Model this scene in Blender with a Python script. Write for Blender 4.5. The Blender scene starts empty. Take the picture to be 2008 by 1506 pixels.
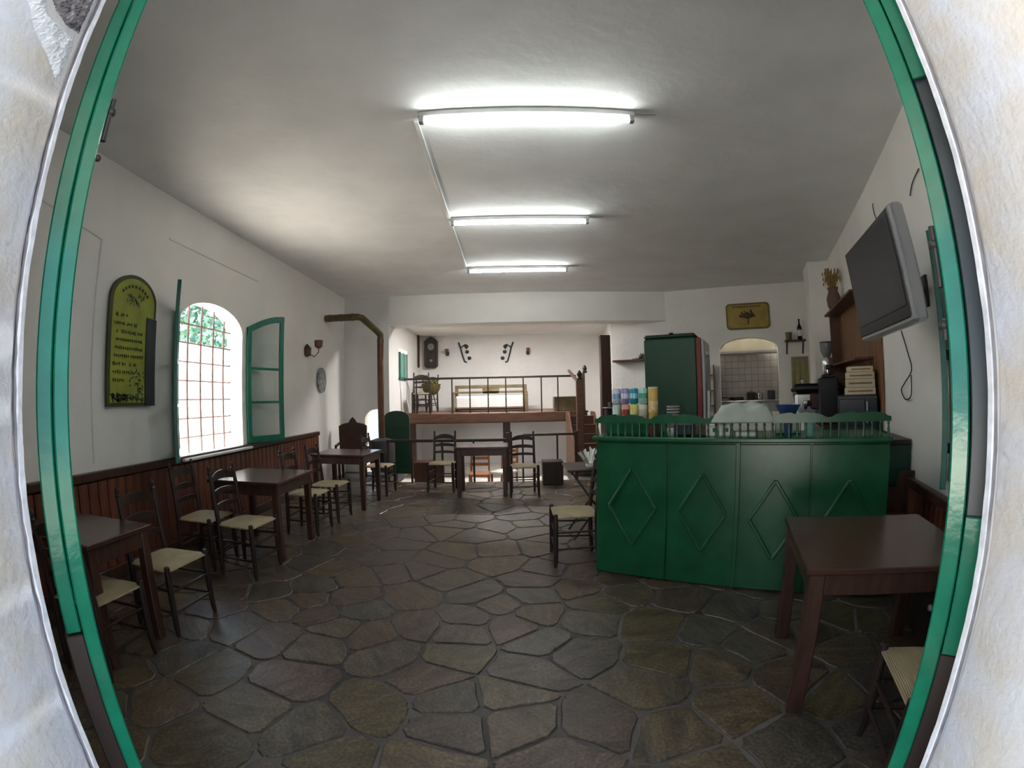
import bpy, bmesh, math, random
from mathutils import Vector, Matrix, geometry
random.seed(7)
PI = math.pi
SC = bpy.context.scene
COL = SC.collection
H = 1.5                                   # eye height of the photographer above the cafe floor

# ------------------------------------------------------------------ camera: action-camera fisheye
def rot_axis(a):
    v = Vector(a); return Matrix.Rotation(v.length, 3, v.normalized())
RM = rot_axis([math.radians(d) for d in (1.4, 1.2, -0.25)])
cd = bpy.data.cameras.new('camera'); cam = bpy.data.objects.new('camera', cd); COL.objects.link(cam)
cx, cz, cyv = RM @ Vector((1, 0, 0)), RM @ Vector((0, 0, 1)), RM @ Vector((0, 1, 0))
M = Matrix(((cx.x, cz.x, -cyv.x), (cx.y, cz.y, -cyv.y), (cx.z, cz.z, -cyv.z))).to_4x4()
M.translation = Vector((0, 0, H)); cam.matrix_world = M
cd.type = 'PANO'; cd.sensor_fit = 'HORIZONTAL'; cd.sensor_width = 36.0; cd.clip_start = 0.02; cd.clip_end = 200
def setcam(k, v):
    if hasattr(cd, k): setattr(cd, k, v)
    elif hasattr(cd, 'cycles') and hasattr(cd.cycles, k): setattr(cd.cycles, k, v)
setcam('panorama_type', 'FISHEYE_LENS_POLYNOMIAL')
setcam('fisheye_fov', math.radians(178))
pxmm = 2008 / 36.0 / 1000.0
setcam('fisheye_polynomial_k0', 0.0); setcam('fisheye_polynomial_k1', -1.1 * pxmm); setcam('fisheye_polynomial_k2', 0.0)
setcam('fisheye_polynomial_k3', 0.05 * pxmm ** 3); setcam('fisheye_polynomial_k4', 0.0)
SC.camera = cam

# ------------------------------------------------------------------ sky, sun, exposure
SC.view_settings.view_transform = 'Standard'; SC.view_settings.look = 'None'
SC.view_settings.exposure = 0.65; SC.view_settings.gamma = 1.0; SC.view_settings.use_curve_mapping = False
w = bpy.data.worlds.new('sky'); SC.world = w; w.use_nodes = True
nt = w.node_tree; bg = nt.nodes['Background']
bg.inputs[0].default_value = (0.46, 0.70, 1.0, 1); bg.inputs[1].default_value = 2.2
sd = bpy.data.lights.new('sun', 'SUN'); sd.energy = 44.0; sd.angle = math.radians(0.6); sd.color = (1.0, 0.95, 0.88)
sun = bpy.data.objects.new('sun', sd); COL.objects.link(sun)
sdir = Vector((-0.15, 0.10, 1.0)).normalized()        # towards the sun: high, nearly overhead
sun.rotation_euler = sdir.to_track_quat('Z', 'Y').to_euler(); sun.location = (-5, 2, 9)
def area(name, loc, rot, sx, sy, power, col):
    l = bpy.data.lights.new(name, 'AREA'); l.shape = 'RECTANGLE'; l.size = sx; l.size_y = sy; l.energy = power; l.color = col
    o = bpy.data.objects.new(name, l); COL.objects.link(o); o.location = loc; o.rotation_euler = rot
area('fill_behind_beam', (-.2, 9.75, 1.60 + H), (0, 0, 0), 1.5, .08, 85, (1, .97, .94))      # added fill light for the raised platform, hidden behind the beam
area('fill_lower_level', (-.2, 11.2, .86), (0, 0, 0), 1.2, .08, 5, (1, .98, 1.0))  # unseen fill light added under the platform
area('fill_kitchen', (5.15, 9.0, 2.75), (0, 0, 0), .9, .12, 16, (1, .95, .88))              # unseen light added to brighten the kitchen behind the hatch            
SC.cycles.use_denoising = True
SC.cycles.max_bounces = 10; SC.cycles.diffuse_bounces = 6; SC.cycles.glossy_bounces = 4
SC.cycles.transparent_max_bounces = 12; SC.cycles.sample_clamp_indirect = 12.0
SC.cycles.caustics_reflective = False; SC.cycles.caustics_refractive = False

# ------------------------------------------------------------------ materials
MATS = {}
def mat(name, col, rough=0.5, var=0.15, scale=6.0, bump=0.0, bscale=None, metal=0.0, spec=0.5, coat=0.0, emis=None, es=0.0, stretch=None, col2=None, rnd=0.0):
    if name in MATS: return MATS[name]
    m = bpy.data.materials.new(name); m.use_nodes = True; t = m.node_tree; N = t.nodes; L = t.links
    b = N['Principled BSDF']
    b.inputs['Roughness'].default_value = rough; b.inputs['Metallic'].default_value = metal
    b.inputs['Specular IOR Level'].default_value = spec; b.inputs['Coat Weight'].default_value = coat
    tc = N.new('ShaderNodeTexCoord'); mp = N.new('ShaderNodeMapping'); L.new(tc.outputs['Object'], mp.inputs[0])
    if stretch: mp.inputs['Scale'].default_value = stretch
    n = N.new('ShaderNodeTexNoise'); n.inputs['Scale'].default_value = scale; n.inputs['Detail'].default_value = 4
    L.new(mp.outputs[0], n.inputs['Vector'])
    mx = N.new('ShaderNodeMix'); mx.data_type = 'RGBA'
    c2 = col2 or tuple(c * (1 - var) for c in col)
    mx.inputs[6].default_value = (*[min(1, c * (1 + var)) for c in col], 1); mx.inputs[7].default_value = (*c2, 1)
    r = N.new('ShaderNodeMapRange'); r.inputs[1].default_value = 0.3; r.inputs[2].default_value = 0.7
    L.new(n.outputs[0], r.inputs[0]); L.new(r.outputs[0], mx.inputs[0])
    out = mx.outputs[2]
    if rnd:
        oi = N.new('ShaderNodeObjectInfo'); hs = N.new('ShaderNodeHueSaturation'); mr = N.new('ShaderNodeMapRange')
        mr.inputs[3].default_value = 1 - rnd; mr.inputs[4].default_value = 1 + rnd
        L.new(oi.outputs['Random'], mr.inputs[0]); L.new(mr.outputs[0], hs.inputs['Value']); L.new(out, hs.inputs['Color']); out = hs.outputs[0]
    L.new(out, b.inputs['Base Color'])
    if bump:
        n2 = N.new('ShaderNodeTexNoise'); n2.inputs['Scale'].default_value = bscale or scale * 4; n2.inputs['Detail'].default_value = 5
        L.new(mp.outputs[0], n2.inputs['Vector']); bp = N.new('ShaderNodeBump'); bp.inputs['Strength'].default_value = 1.0
        bp.inputs['Distance'].default_value = bump; L.new(n2.outputs[0], bp.inputs['Height']); L.new(bp.outputs[0], b.inputs['Normal'])
    if emis: b.inputs['Emission Color'].default_value = (*emis, 1); b.inputs['Emission Strength'].default_value = es
    MATS[name] = m; return m
def glass(name='window glass', tint=(0.93, 0.97, 0.96), refl=0.12):
    if name in MATS: return MATS[name]
    m = bpy.data.materials.new(name); m.use_nodes = True; t = m.node_tree; N = t.nodes; L = t.links
    N.remove(N['Principled BSDF']); o = N['Material Output']
    tr = N.new('ShaderNodeBsdfTransparent'); tr.inputs[0].default_value = (*tint, 1)
    g = N.new('ShaderNodeBsdfGlossy'); g.inputs['Roughness'].default_value = 0.03
    fr = N.new('ShaderNodeFresnel'); fr.inputs[0].default_value = 1.35
    mx = N.new('ShaderNodeMixShader'); L.new(fr.outputs[0], mx.inputs[0]); L.new(tr.outputs[0], mx.inputs[1]); L.new(g.outputs[0], mx.inputs[2])
    L.new(mx.outputs[0], o.inputs[0]); MATS[name] = m; return m
plaster = mat('white plaster', (0.86, 0.845, 0.815), 0.9, 0.04, 1.5, 0.006, 9)
plaster2 = mat('grey white plaster', (0.80, 0.785, 0.765), 0.9, 0.05, 1.5, 0.006, 9)
ceilm = mat('rough white ceiling plaster', (0.82, 0.825, 0.825), 0.92, 0.05, 2.0, 0.007, 7)
reveal = mat('weathered whitewash', (0.72, 0.75, 0.83), 0.85, 0.08, 9.0, 0.003, 70, col2=(0.75, 0.69, 0.60))
darkwood = mat('dark stained wood', (0.060, 0.026, 0.017), 0.34, 0.30, 5, 0.0006, 40, stretch=(6, 6, 1))
blackwood = mat('black brown wood', (0.028, 0.016, 0.012), 0.42, 0.25, 6, 0.0006, 40, stretch=(6, 6, 1))
tablewood = mat('polished dark table wood', (0.062, 0.028, 0.020), 0.24, 0.2, 3, 0.0, stretch=(1, 8, 1))
redwood = mat('reddish plank wood', (0.13, 0.042, 0.022), 0.42, 0.35, 4, 0.0006, 30, stretch=(5, 5, 1), rnd=0.3)
midwood = mat('brown beam wood', (0.13, 0.062, 0.036), 0.5, 0.3, 4, 0.001, 20, stretch=(1, 5, 5))
orangewood = mat('orange brown wood', (0.34, 0.13, 0.045), 0.4, 0.25, 4, 0.0, stretch=(5, 5, 1))
doorgreen = mat('sea green gloss paint', (0.005, 0.190, 0.105), 0.14, 0.18, 9, 0.0006, 35)
doordark = mat('dark slate painted panel', (0.020, 0.032, 0.036), 0.35, 0.2, 6)
bargreen = mat('dark green gloss paint', (0.010, 0.095, 0.038), 0.25, 0.2, 4, 0.0008, 18)
bargreen2 = mat('dark green paint on moulding', (0.014, 0.098, 0.044), 0.25, 0.2, 8)
fridgegreen = mat('bottle green sheet metal', (0.012, 0.052, 0.030), 0.4, 0.1, 3)
wingreen = mat('window green paint', (0.010, 0.150, 0.105), 0.35, 0.2, 8)
iron = mat('dark iron', (0.03, 0.028, 0.028), 0.5, 0.2, 10)
rust = mat('rusty iron grille', (0.16, 0.10, 0.09), 0.7, 0.3, 12)
mortar = mat('grey mortar', (0.11, 0.10, 0.095), 0.8, 0.3, 1.1, 0.004, 30, col2=(0.022, 0.020, 0.022))
concrete = mat('pale concrete', (0.45, 0.42, 0.38), 0.9, 0.1, 2)
brightwall = mat('sunlit whitewashed wall', (0.85, 0.84, 0.80), 0.9, 0.04, 2)
whitep = mat('white painted metal', (0.72, 0.72, 0.70), 0.5, 0.04, 3)
tubem = mat('glowing fluorescent tube', (1, 1, 0.98), 0.5, 0, emis=(0.95, 1.0, 0.97), es=33.0)
grey = mat('grey plastic', (0.30, 0.30, 0.31), 0.4, 0.05, 5)
silver = mat('silver plastic', (0.42, 0.43, 0.45), 0.3, 0.05, 5, metal=0.35)
black = mat('black plastic', (0.012, 0.012, 0.014), 0.35, 0.1, 5)
screen = mat('black screen', (0.016, 0.015, 0.020), 0.28, 0.0, 5)
chrome = mat('chrome', (0.62, 0.62, 0.64), 0.18, 0.05, 5, metal=1.0)
copper = mat('brown stove pipe', (0.12, 0.052, 0.03), 0.35, 0.3, 6, metal=0.3)
oliveb = mat('olive brown stove pipe', (0.12, 0.095, 0.035), 0.45, 0.3, 6, metal=0.3)
white = mat('white ceramic', (0.72, 0.72, 0.68), 0.4, 0.04, 5)
cream = mat('cream paper', (0.62, 0.52, 0.36), 0.7, 0.08, 8)
signy = mat('yellow green painted board', (0.30, 0.33, 0.035), 0.55, 0.2, 5)
signd = mat('dark olive ink', (0.05, 0.065, 0.012), 0.6, 0.2, 8)
signb = mat('blue black strip', (0.013, 0.015, 0.026), 0.5, 0.1, 5)
picy = mat('mustard painted board', (0.36, 0.25, 0.045), 0.5, 0.2, 5)
picd = mat('brown ink', (0.085, 0.05, 0.022), 0.6, 0.2, 8)
picb = mat('olive border paint', (0.16, 0.13, 0.03), 0.5, 0.2, 8)
olivecloth = mat('olive cloth', (0.30, 0.27, 0.13), 0.9, 0.15, 10)
tilem = mat('grey white glazed tile', (0.34, 0.32, 0.31), 0.25, 0.05, 5, rnd=0.06)
darktile = mat('grout', (0.14, 0.13, 0.12), 0.8, 0.05, 5)
leafm = mat('tree leaves', (0.10, 0.20, 0.14), 0.6, 0.3, 3)
strawm = mat('dry wheat straw', (0.32, 0.21, 0.07), 0.8, 0.3, 20)
cushion = mat('off white cushion cloth', (0.62, 0.62, 0.60), 0.9, 0.06, 6)
sofawood = mat('olive brown wood', (0.15, 0.11, 0.05), 0.5, 0.25, 6)
redtrim = mat('dark red trim', (0.14, 0.02, 0.016), 0.4, 0.1, 5)
clearg = glass()

def stone_mat():
    m = bpy.data.materials.new('flagstone'); m.use_nodes = True; t = m.node_tree; N = t.nodes; L = t.links; b = N['Principled BSDF']
    tc = N.new('ShaderNodeTexCoord'); oi = N.new('ShaderNodeObjectInfo')
    mp = N.new('ShaderNodeMapping'); L.new(tc.outputs['Object'], mp.inputs[0])
    rv = N.new('ShaderNodeMath'); rv.operation = 'MULTIPLY'; rv.inputs[1].default_value = 40; L.new(oi.outputs['Random'], rv.inputs[0])
    cb = N.new('ShaderNodeCombineXYZ'); cr = N.new('ShaderNodeMath'); cr.operation = 'MULTIPLY'; cr.inputs[1].default_value = 6.28; L.new(oi.outputs['Random'], cr.inputs[0])
    L.new(cr.outputs[0], cb.inputs[2]); L.new(cb.outputs[0], mp.inputs['Rotation'])
    m2 = N.new('ShaderNodeMapping'); m2.inputs['Scale'].default_value = (1.0, 2.6, 1.0); L.new(mp.outputs[0], m2.inputs[0])
    n = N.new('ShaderNodeTexNoise'); n.noise_dimensions = '4D'; n.inputs['Scale'].default_value = 4.0; n.inputs['Detail'].default_value = 9; n.inputs['Roughness'].default_value = 0.68; n.inputs['Distortion'].default_value = 1.2
    L.new(m2.outputs[0], n.inputs['Vector']); L.new(rv.outputs[0], n.inputs['W'])
    ra = N.new('ShaderNodeValToRGB'); e = ra.color_ramp.elements
    e[0].position = 0.0; e[0].color = (0.052, 0.040, 0.038, 1); e[1].position = 1.0; e[1].color = (0.050, 0.050, 0.056, 1)
    for p, c in ((0.2, (0.072, 0.058, 0.044, 1)), (0.4, (0.058, 0.052, 0.034, 1)), (0.55, (0.083, 0.068, 0.050, 1)), (0.7, (0.052, 0.054, 0.052, 1)), (0.85, (0.068, 0.048, 0.044, 1))):
        q = e.new(p); q.color = c
    L.new(oi.outputs['Random'], ra.inputs[0])
    r2 = N.new('ShaderNodeValToRGB'); e = r2.color_ramp.elements
    e[0].position = 0.3; e[0].color = (0.24, 0.22, 0.25, 1); e[1].position = 0.66; e[1].color = (1.70, 1.46, 1.12, 1)
    L.new(n.outputs[0], r2.inputs[0])
    mx = N.new('ShaderNodeMix'); mx.data_type = 'RGBA'; mx.blend_type = 'MULTIPLY'; mx.inputs[0].default_value = 1; L.new(ra.outputs[0], mx.inputs[6]); L.new(r2.outputs[0], mx.inputs[7])
    sp = N.new('ShaderNodeTexNoise'); sp.inputs['Scale'].default_value = 60; sp.inputs['Detail'].default_value = 3; L.new(tc.outputs['Object'], sp.inputs['Vector'])
    r3 = N.new('ShaderNodeMapRange'); r3.inputs[1].default_value = 0.35; r3.inputs[2].default_value = 0.75; r3.inputs[3].default_value = 0.65; r3.inputs[4].default_value = 1.9; L.new(sp.outputs[0], r3.inputs[0])
    m3 = N.new('ShaderNodeMix'); m3.data_type = 'RGBA'; m3.blend_type = 'MULTIPLY'; m3.inputs[0].default_value = 1; L.new(mx.outputs[2], m3.inputs[6]); L.new(r3.outputs[0], m3.inputs[7])
    L.new(m3.outputs[2], b.inputs['Base Color']); b.inputs['Roughness'].default_value = 0.32
    bp = N.new('ShaderNodeBump'); bp.inputs['Distance'].default_value = 0.006; L.new(n.outputs[0], bp.inputs['Height']); L.new(bp.outputs[0], b.inputs['Normal'])
    return m
stonem = stone_mat()
def rush_mat():
    m = bpy.data.materials.new('woven rush'); m.use_nodes = True; t = m.node_tree; N = t.nodes; L = t.links; b = N['Principled BSDF']
    tc = N.new('ShaderNodeTexCoord'); s = N.new('ShaderNodeSeparateXYZ'); L.new(tc.outputs['Object'], s.inputs[0])
    ax = N.new('ShaderNodeMath'); ax.operation = 'ABSOLUTE'; ay = N.new('ShaderNodeMath'); ay.operation = 'ABSOLUTE'
    L.new(s.outputs[0], ax.inputs[0]); L.new(s.outputs[1], ay.inputs[0])
    mxx = N.new('ShaderNodeMath'); mxx.operation = 'MAXIMUM'; L.new(ax.outputs[0], mxx.inputs[0]); L.new(ay.outputs[0], mxx.inputs[1])
    mu = N.new('ShaderNodeMath'); mu.operation = 'MULTIPLY'; mu.inputs[1].default_value = 760; L.new(mxx.outputs[0], mu.inputs[0])
    sn = N.new('ShaderNodeMath'); sn.operation = 'SINE'; L.new(mu.outputs[0], sn.inputs[0])
    nz = N.new('ShaderNodeTexNoise'); nz.inputs['Scale'].default_value = 9; L.new(tc.outputs['Object'], nz.inputs['Vector'])
    mr = N.new('ShaderNodeMapRange'); mr.inputs[1].default_value = -1; mr.inputs[2].default_value = 1; mr.inputs[3].default_value = 0.86; mr.inputs[4].default_value = 1.06; L.new(sn.outputs[0], mr.inputs[0])
    c = N.new('ShaderNodeMix'); c.data_type = 'RGBA'; c.inputs[6].default_value = (0.33, 0.26, 0.145, 1); c.inputs[7].default_value = (0.50, 0.42, 0.27, 1); L.new(nz.outputs[0], c.inputs[0])
    mm = N.new('ShaderNodeMix'); mm.data_type = 'RGBA'; mm.blend_type = 'MULTIPLY'; mm.inputs[0].default_value = 1; L.new(c.outputs[2], mm.inputs[6]); L.new(mr.outputs[0], mm.inputs[7])
    L.new(mm.outputs[2], b.inputs['Base Color']); b.inputs['Roughness'].default_value = 0.7
    bp = N.new('ShaderNodeBump'); bp.inputs['Distance'].default_value = 0.0015; L.new(sn.outputs[0], bp.inputs['Height']); L.new(bp.outputs[0], b.inputs['Normal'])
    return m
rush = rush_mat()

# ------------------------------------------------------------------ mesh builder
class MB:
    def __init__(s): s.v = []; s.f = []
    def add(s, vs, fs):
        o = len(s.v); s.v += [tuple(v) for v in vs]; s.f += [tuple(i + o for i in f) for f in fs]; return s
    def box(s, c, d, rz=0.0, ch=0.0, mtx=None):
        """box of size d centred on c, turned by rz, long edges chamfered by ch"""
        hx, hy, hz = d[0] / 2, d[1] / 2, d[2] / 2
        bm = bmesh.new(); bmesh.ops.create_cube(bm, size=1)
        for v in bm.verts: v.co = Vector((v.co.x * d[0], v.co.y * d[1], v.co.z * d[2]))
        if ch > 0: bmesh.ops.bevel(bm, geom=bm.edges[:], offset=min(ch, hx * .9, hy * .9, hz * .9), segments=1, affect='EDGES')
        R = mtx or (Matrix.Translation(Vector(c)) @ Matrix.Rotation(rz, 4, 'Z'))
        bm.verts.index_update()
        s.add([R @ v.co for v in bm.verts], [[v.index for v in f.verts] for f in bm.faces]); bm.free(); return s
    def bar(s, a, b, w, h=None, up=(0, 0, 1), ch=0.0):
        """rectangular bar from a to b, w wide, h high"""
        a, b = Vector(a), Vector(b); h = h or w; z = (b - a).normalized(); u = Vector(up)
        if abs(z.dot(u)) > .99: u = Vector((0, 1, 0))
        x = z.cross(u).normalized(); y = x.cross(z)
        R = Matrix(((x.x, y.x, z.x), (x.y, y.y, z.y), (x.z, y.z, z.z))).to_4x4(); R.translation = (a + b) / 2
        return s.box((0, 0, 0), (w, h, (b - a).length), ch=ch, mtx=R)
    def rod(s, pts, rad, n=8, cap=True):
        """tube through pts; rad number or list"""
        pts = [Vector(p) for p in pts]; k = len(pts); rad = rad if isinstance(rad, (list, tuple)) else [rad] * k
        vs = []; fs = []; ref = None
        for i, p in enumerate(pts):
            d = (pts[min(i + 1, k - 1)] - pts[max(i - 1, 0)]).normalized()
            if ref is None: ref = d.orthogonal().normalized()
            ref = (ref - d * ref.dot(d)); ref = ref.normalized() if ref.length > 1e-6 else d.orthogonal().normalized()
            y = d.cross(ref)
            for j in range(n):
                a = 2 * PI * j / n; vs.append(p + (ref * math.cos(a) + y * math.sin(a)) * rad[i])
        for i in range(k - 1):
            for j in range(n): fs.append((i * n + j, i * n + (j + 1) % n, (i + 1) * n + (j + 1) % n, (i + 1) * n + j))
        if cap: fs.append(tuple(range(n - 1, -1, -1))); fs.append(tuple(range((k - 1) * n, k * n)))
        return s.add(vs, fs)
    def lathe(s, c, prof, n=16):
        """profile [(r, z)] turned about the vertical axis through c"""
        return s.rod([(c[0], c[1], c[2] + z) for r, z in prof], [max(r, .0005) for r, z in prof], n) if all(prof[i + 1][1] > prof[i][1] for i in range(len(prof) - 1)) else s._lathe(c, prof, n)
    def _lathe(s, c, prof, n):
        vs = []; fs = []; k = len(prof)
        for r, z in prof:
            for j in range(n): a = 2 * PI * j / n; vs.append((c[0] + max(r, .0005) * math.cos(a), c[1] + max(r, .0005) * math.sin(a), c[2] + z))
        for i in range(k - 1):
            for j in range(n): fs.append((i * n + j, i * n + (j + 1) % n, (i + 1) * n + (j + 1) % n, (i + 1) * n + j))
        fs.append(tuple(range(n - 1, -1, -1))); fs.append(tuple(range((k - 1) * n, k * n)))
        return s.add(vs, fs)
    def ball(s, c, r, n=10, sq=(1, 1, 1)):
        vs = []; fs = []; m = max(4, n // 2)
        for i in range(m + 1):
            t = PI * i / m
            for j in range(n):
                a = 2 * PI * j / n; q = max(math.sin(t), .002)
                vs.append((c[0] + r * sq[0] * q * math.cos(a), c[1] + r * sq[1] * q * math.sin(a), c[2] - r * sq[2] * math.cos(t)))
        for i in range(m):
            for j in range(n): fs.append((i * n + j, i * n + (j + 1) % n, (i + 1) * n + (j + 1) % n, (i + 1) * n + j))
        return s.add(vs, fs)
    def prism(s, loops, f3, t):
        """2D outline (first loop) with holes (the others), f3(u, v, depth) gives the 3D point; depth 0..t"""
        tris = geometry.tessellate_polygon([[Vector((p[0], p[1], 0)) for p in l] for l in loops])
        fl = [p for l in loops for p in l]; n = len(fl)
        vs = [f3(p[0], p[1], 0) for p in fl] + [f3(p[0], p[1], t) for p in fl]
        fs = [tuple(x) for x in tris] + [tuple(i + n for i in reversed(x)) for x in tris]
        o = 0
        for l in loops:
            k = len(l)
            for i in range(k): a, b = o + i, o + (i + 1) % k; fs.append((a, b, b + n, a + n))
            o += k
        return s.add(vs, fs)
    def mesh(s, name, m, smooth=False):
        me = bpy.data.meshes.new(name); me.from_pydata(s.v, [], s.f); me.materials.append(m)
        bm = bmesh.new(); bm.from_mesh(me); bmesh.ops.recalc_face_normals(bm, faces=bm.faces)
        if smooth:
            for f in bm.faces: f.smooth = len(f.verts) <= 4
            for e in bm.edges:
                if len(e.link_faces) == 2 and e.link_faces[0].normal.angle(e.link_faces[1].normal, 0) > .8: e.smooth = False
        bm.to_mesh(me); bm.free(); return me
    def build(s, name, m, parent=None, smooth=False, label=None, kind=None, loc=None, rz=0):
        o = bpy.data.objects.new(name, s.mesh(name, m, smooth)); COL.objects.link(o)
        if parent: o.parent = parent
        if loc: o.location = loc
        if rz: o.rotation_euler.z = rz
        if label: o['label'] = label
        if kind: o['kind'] = kind
        return o
def thing(name, label, cat, loc=(0, 0, 0), rz=0.0, group=None):
    o = bpy.data.objects.new(name, None); COL.objects.link(o); o.empty_display_size = .1
    o.location = loc; o.rotation_euler = (0, 0, rz); o['label'] = label; o['category'] = cat
    if group: o['group'] = group
    return o
def tag(o, label, cat, group=None):
    o['label'] = label; o['category'] = cat
    if group: o['group'] = group
    return o
def copy_tree(o, parent=None):
    c = o.copy(); COL.objects.link(c)
    if parent: c.parent = parent
    for ch in o.children: copy_tree(ch, c)
    return c
def dup(o, label, loc, rz):
    c = copy_tree(o); c.location = loc; c.rotation_euler = (0, 0, rz); c['label'] = label; return c
def W(x, y, z=0.0): return (x, y, z + H)           # measured from the eye -> world
def arch(u0, u1, v0, vs, vt, n=14):
    """outline: rectangle u0..u1 from v0 to spring vs, elliptical head up to vt"""
    c, r = (u0 + u1) / 2, (u1 - u0) / 2
    return [(u0, v0), (u1, v0)] + [(c + r * math.cos(PI * i / n), vs + (vt - vs) * math.sin(PI * i / n)) for i in range(n + 1)]

# ------------------------------------------------------------------ room shell
XL = -3.385; YF = 0.50; CEIL = 2.06 + H; YB = 12.4; XS = -2.42; YS = 9.1; FARC = 1.63 + H; LOW = -1.95 + H
wn = Vector((.872, -.49, 0)); wd = Vector((.49, .872, 0)); WD = 1.465      # right wall: wn . p = WD, runs along wd
def RW(t, off=0.0, z=0.0):
    """point on the right wall: t along it, off into the room, z above the eye"""
    p = wn * (WD - off) + wd * t; return (p.x, p.y, z + H)
hn = Vector((.473, .881, 0)); hd = Vector((.881, -.473, 0)); HQ = 9.543      # hatch wall
def HW(s, off=0.0, z=0.0):
    p = hn * (HQ - off) + hd * s; return (p.x, p.y, z + H)
def on_line(p, n, q): p = Vector((p[0], p[1], 0)); return p
def panel(name, p0, p1, z0, z1, t, m, holes=(), kind='structure'):
    """wall from p0 to p1 (plan), outward side = left normal of p0->p1 * t"""
    a, b = Vector((p0[0], p0[1], 0)), Vector((p1[0], p1[1], 0)); d = (b - a).normalized(); n = Vector((-d.y, d.x, 0)); L_ = (b - a).length
    f = lambda u, v, k: a + d * u + n * k + Vector((0, 0, v))
    return MB().prism([[(0, z0), (L_, z0), (L_, z1), (0, z1)]] + [list(h) for h in holes], f, t).build(name, m, kind=kind)
TOP = CEIL + .15; BOT = -.2
cornerR = (5.95, 7.63)
# left wall (runs away from the viewer): outward normal must be -x -> left normal of +y direction is -x
wz0, wzs, wzt = -.59 + H, .80 + H, 1.10 + H; wy0, wy1 = 3.99, 5.27
panel('wall_left', (XL, -.1), (XL, YS + .3), BOT, TOP, .24, plaster, [arch(wy0 + .1, wy1 + .1, wz0, wzs, wzt, 18)])
# far step wall with the arched opening, far side wall, back wall
panel('wall_step', (XL, YS), (XS, YS), BOT, TOP, .35, plaster2, [arch(.44, .94, H - 1.5, -.45 + H, -.23 + H, 10)])
panel('wall_side', (XS, YS + .35), (XS, YB), LOW, TOP, .35, plaster2, [[(.55, .42 + H), (1.35, .42 + H), (1.35, 1.08 + H), (.55, 1.08 + H)]])
panel('wall_back', (XS - .3, YB), (2.9, YB), LOW, TOP, .3, plaster2)
panel('wall_far_right', (2.58, YB), (2.17, 9.67), LOW, TOP, .3, plaster)
hs0, hs1 = 0, 0
def hs(px, py): v = Vector((px, py, 0)); return v.dot(hd)
S0 = hs(2.17, 9.67)
hu0, hu1 = hs(4.17, 8.60) - S0, hs(5.20, 8.04) - S0
a_, b_ = HW(S0), HW(hs(*cornerR) + .3)
panel('wall_hatch', a_[:2], b_[:2], BOT, TOP, .2, plaster, [arch(hu0, hu1, -.45 + H, .80 + H, 1.02 + H, 14)])
t_end = Vector((cornerR[0], cornerR[1], 0)).dot(wd); t_sta = .1
a_, b_ = RW(t_end + .3), RW(1.36)
panel('wall_right', a_[:2], b_[:2], BOT, TOP, .3, plaster)
# near wall round the doorway (viewer stands in the opening)
DL, DR = -.81, .775; OPT = 1.25 + H
xr = (WD + .49 * YF) / .872
wf = MB()
f = lambda u, v, k: Vector((u, YF - k, v))
wf.prism([[(XL, BOT), (DL - .0195, BOT), (DL - .0195, OPT), (DR + .0195, OPT), (DR + .0195, BOT), (xr + .25, BOT), (xr + .25, TOP), (XL, TOP)]], f, .6)
wf.build('wall_front', plaster, kind='structure')
# whitewashed reveals with worn edges: face, chamfer coloured as shaded, edge coloured as catching light
def reveal_side(name, sgn, X, rf, rb):
    """rf: ratio x/y where the face ends; rb: ratio at the inner corner"""
    x0 = X * (rf / rb) * .985; rows = 90; z0, z1 = -.02, OPT
    prof = lambda z: [(x0, -.11), (x0, .10), (x0, .30), (x0, x0 / rf), (x0 + sgn * .012, x0 / rf + .012), (X - sgn * .001, abs(X / (rb * 1.0)) - .003), (X - sgn * .0075, abs(X / rb) - .0035), (X - sgn * .007, abs(X / rb) + .006), (X + sgn * .02, abs(X / rb) + .006), (X + sgn * .02, -.11)]
    m = MB(); vs = []; k = 10
    for i in range(rows + 1):
        z = z0 + (z1 - z0) * i / rows; rn = random.Random(i * 7 + int(sgn * 3))
        wob = .0035 * math.sin(z * 5.1 + sgn) + .002 * math.sin(z * 17.3)
        for q, (x, y) in enumerate(prof(z)):
            j = rn.uniform(-.0012, .0012) if 3 <= q <= 7 else 0
            vs.append((x + (wob * .5 + j if q < 8 else 0), y + (j if 3 <= q <= 6 else 0), z))
    fs = [(i * k + j, i * k + (j + 1) % k, (i + 1) * k + (j + 1) % k, (i + 1) * k + j) for i in range(rows) for j in range(k)]
    m.add(vs, fs)
    o = m.build(name, reveal, kind='structure', smooth=True)
    for nm, q0, q1, mm in (('shade_band', 3, 5, mat('grey shade tone of chamfer', (0.27, 0.26, 0.28), .9, .25, 30, .002, 80)), ('lit_bead', 5, 7, mat('white lit tone of bead', (0.78, 0.80, 0.86), .85, .12, 40, .002, 90))):  # shade and light of the edge put into these two colours
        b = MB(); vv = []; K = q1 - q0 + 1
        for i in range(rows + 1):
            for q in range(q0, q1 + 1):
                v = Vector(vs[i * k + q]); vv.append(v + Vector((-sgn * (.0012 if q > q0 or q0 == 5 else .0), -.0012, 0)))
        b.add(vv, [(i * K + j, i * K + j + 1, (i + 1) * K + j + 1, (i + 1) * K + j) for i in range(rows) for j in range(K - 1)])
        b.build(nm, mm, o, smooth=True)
    return o
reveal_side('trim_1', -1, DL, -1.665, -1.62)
reveal_side('trim_2', 1, DR, 1.60, 1.55)
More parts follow.
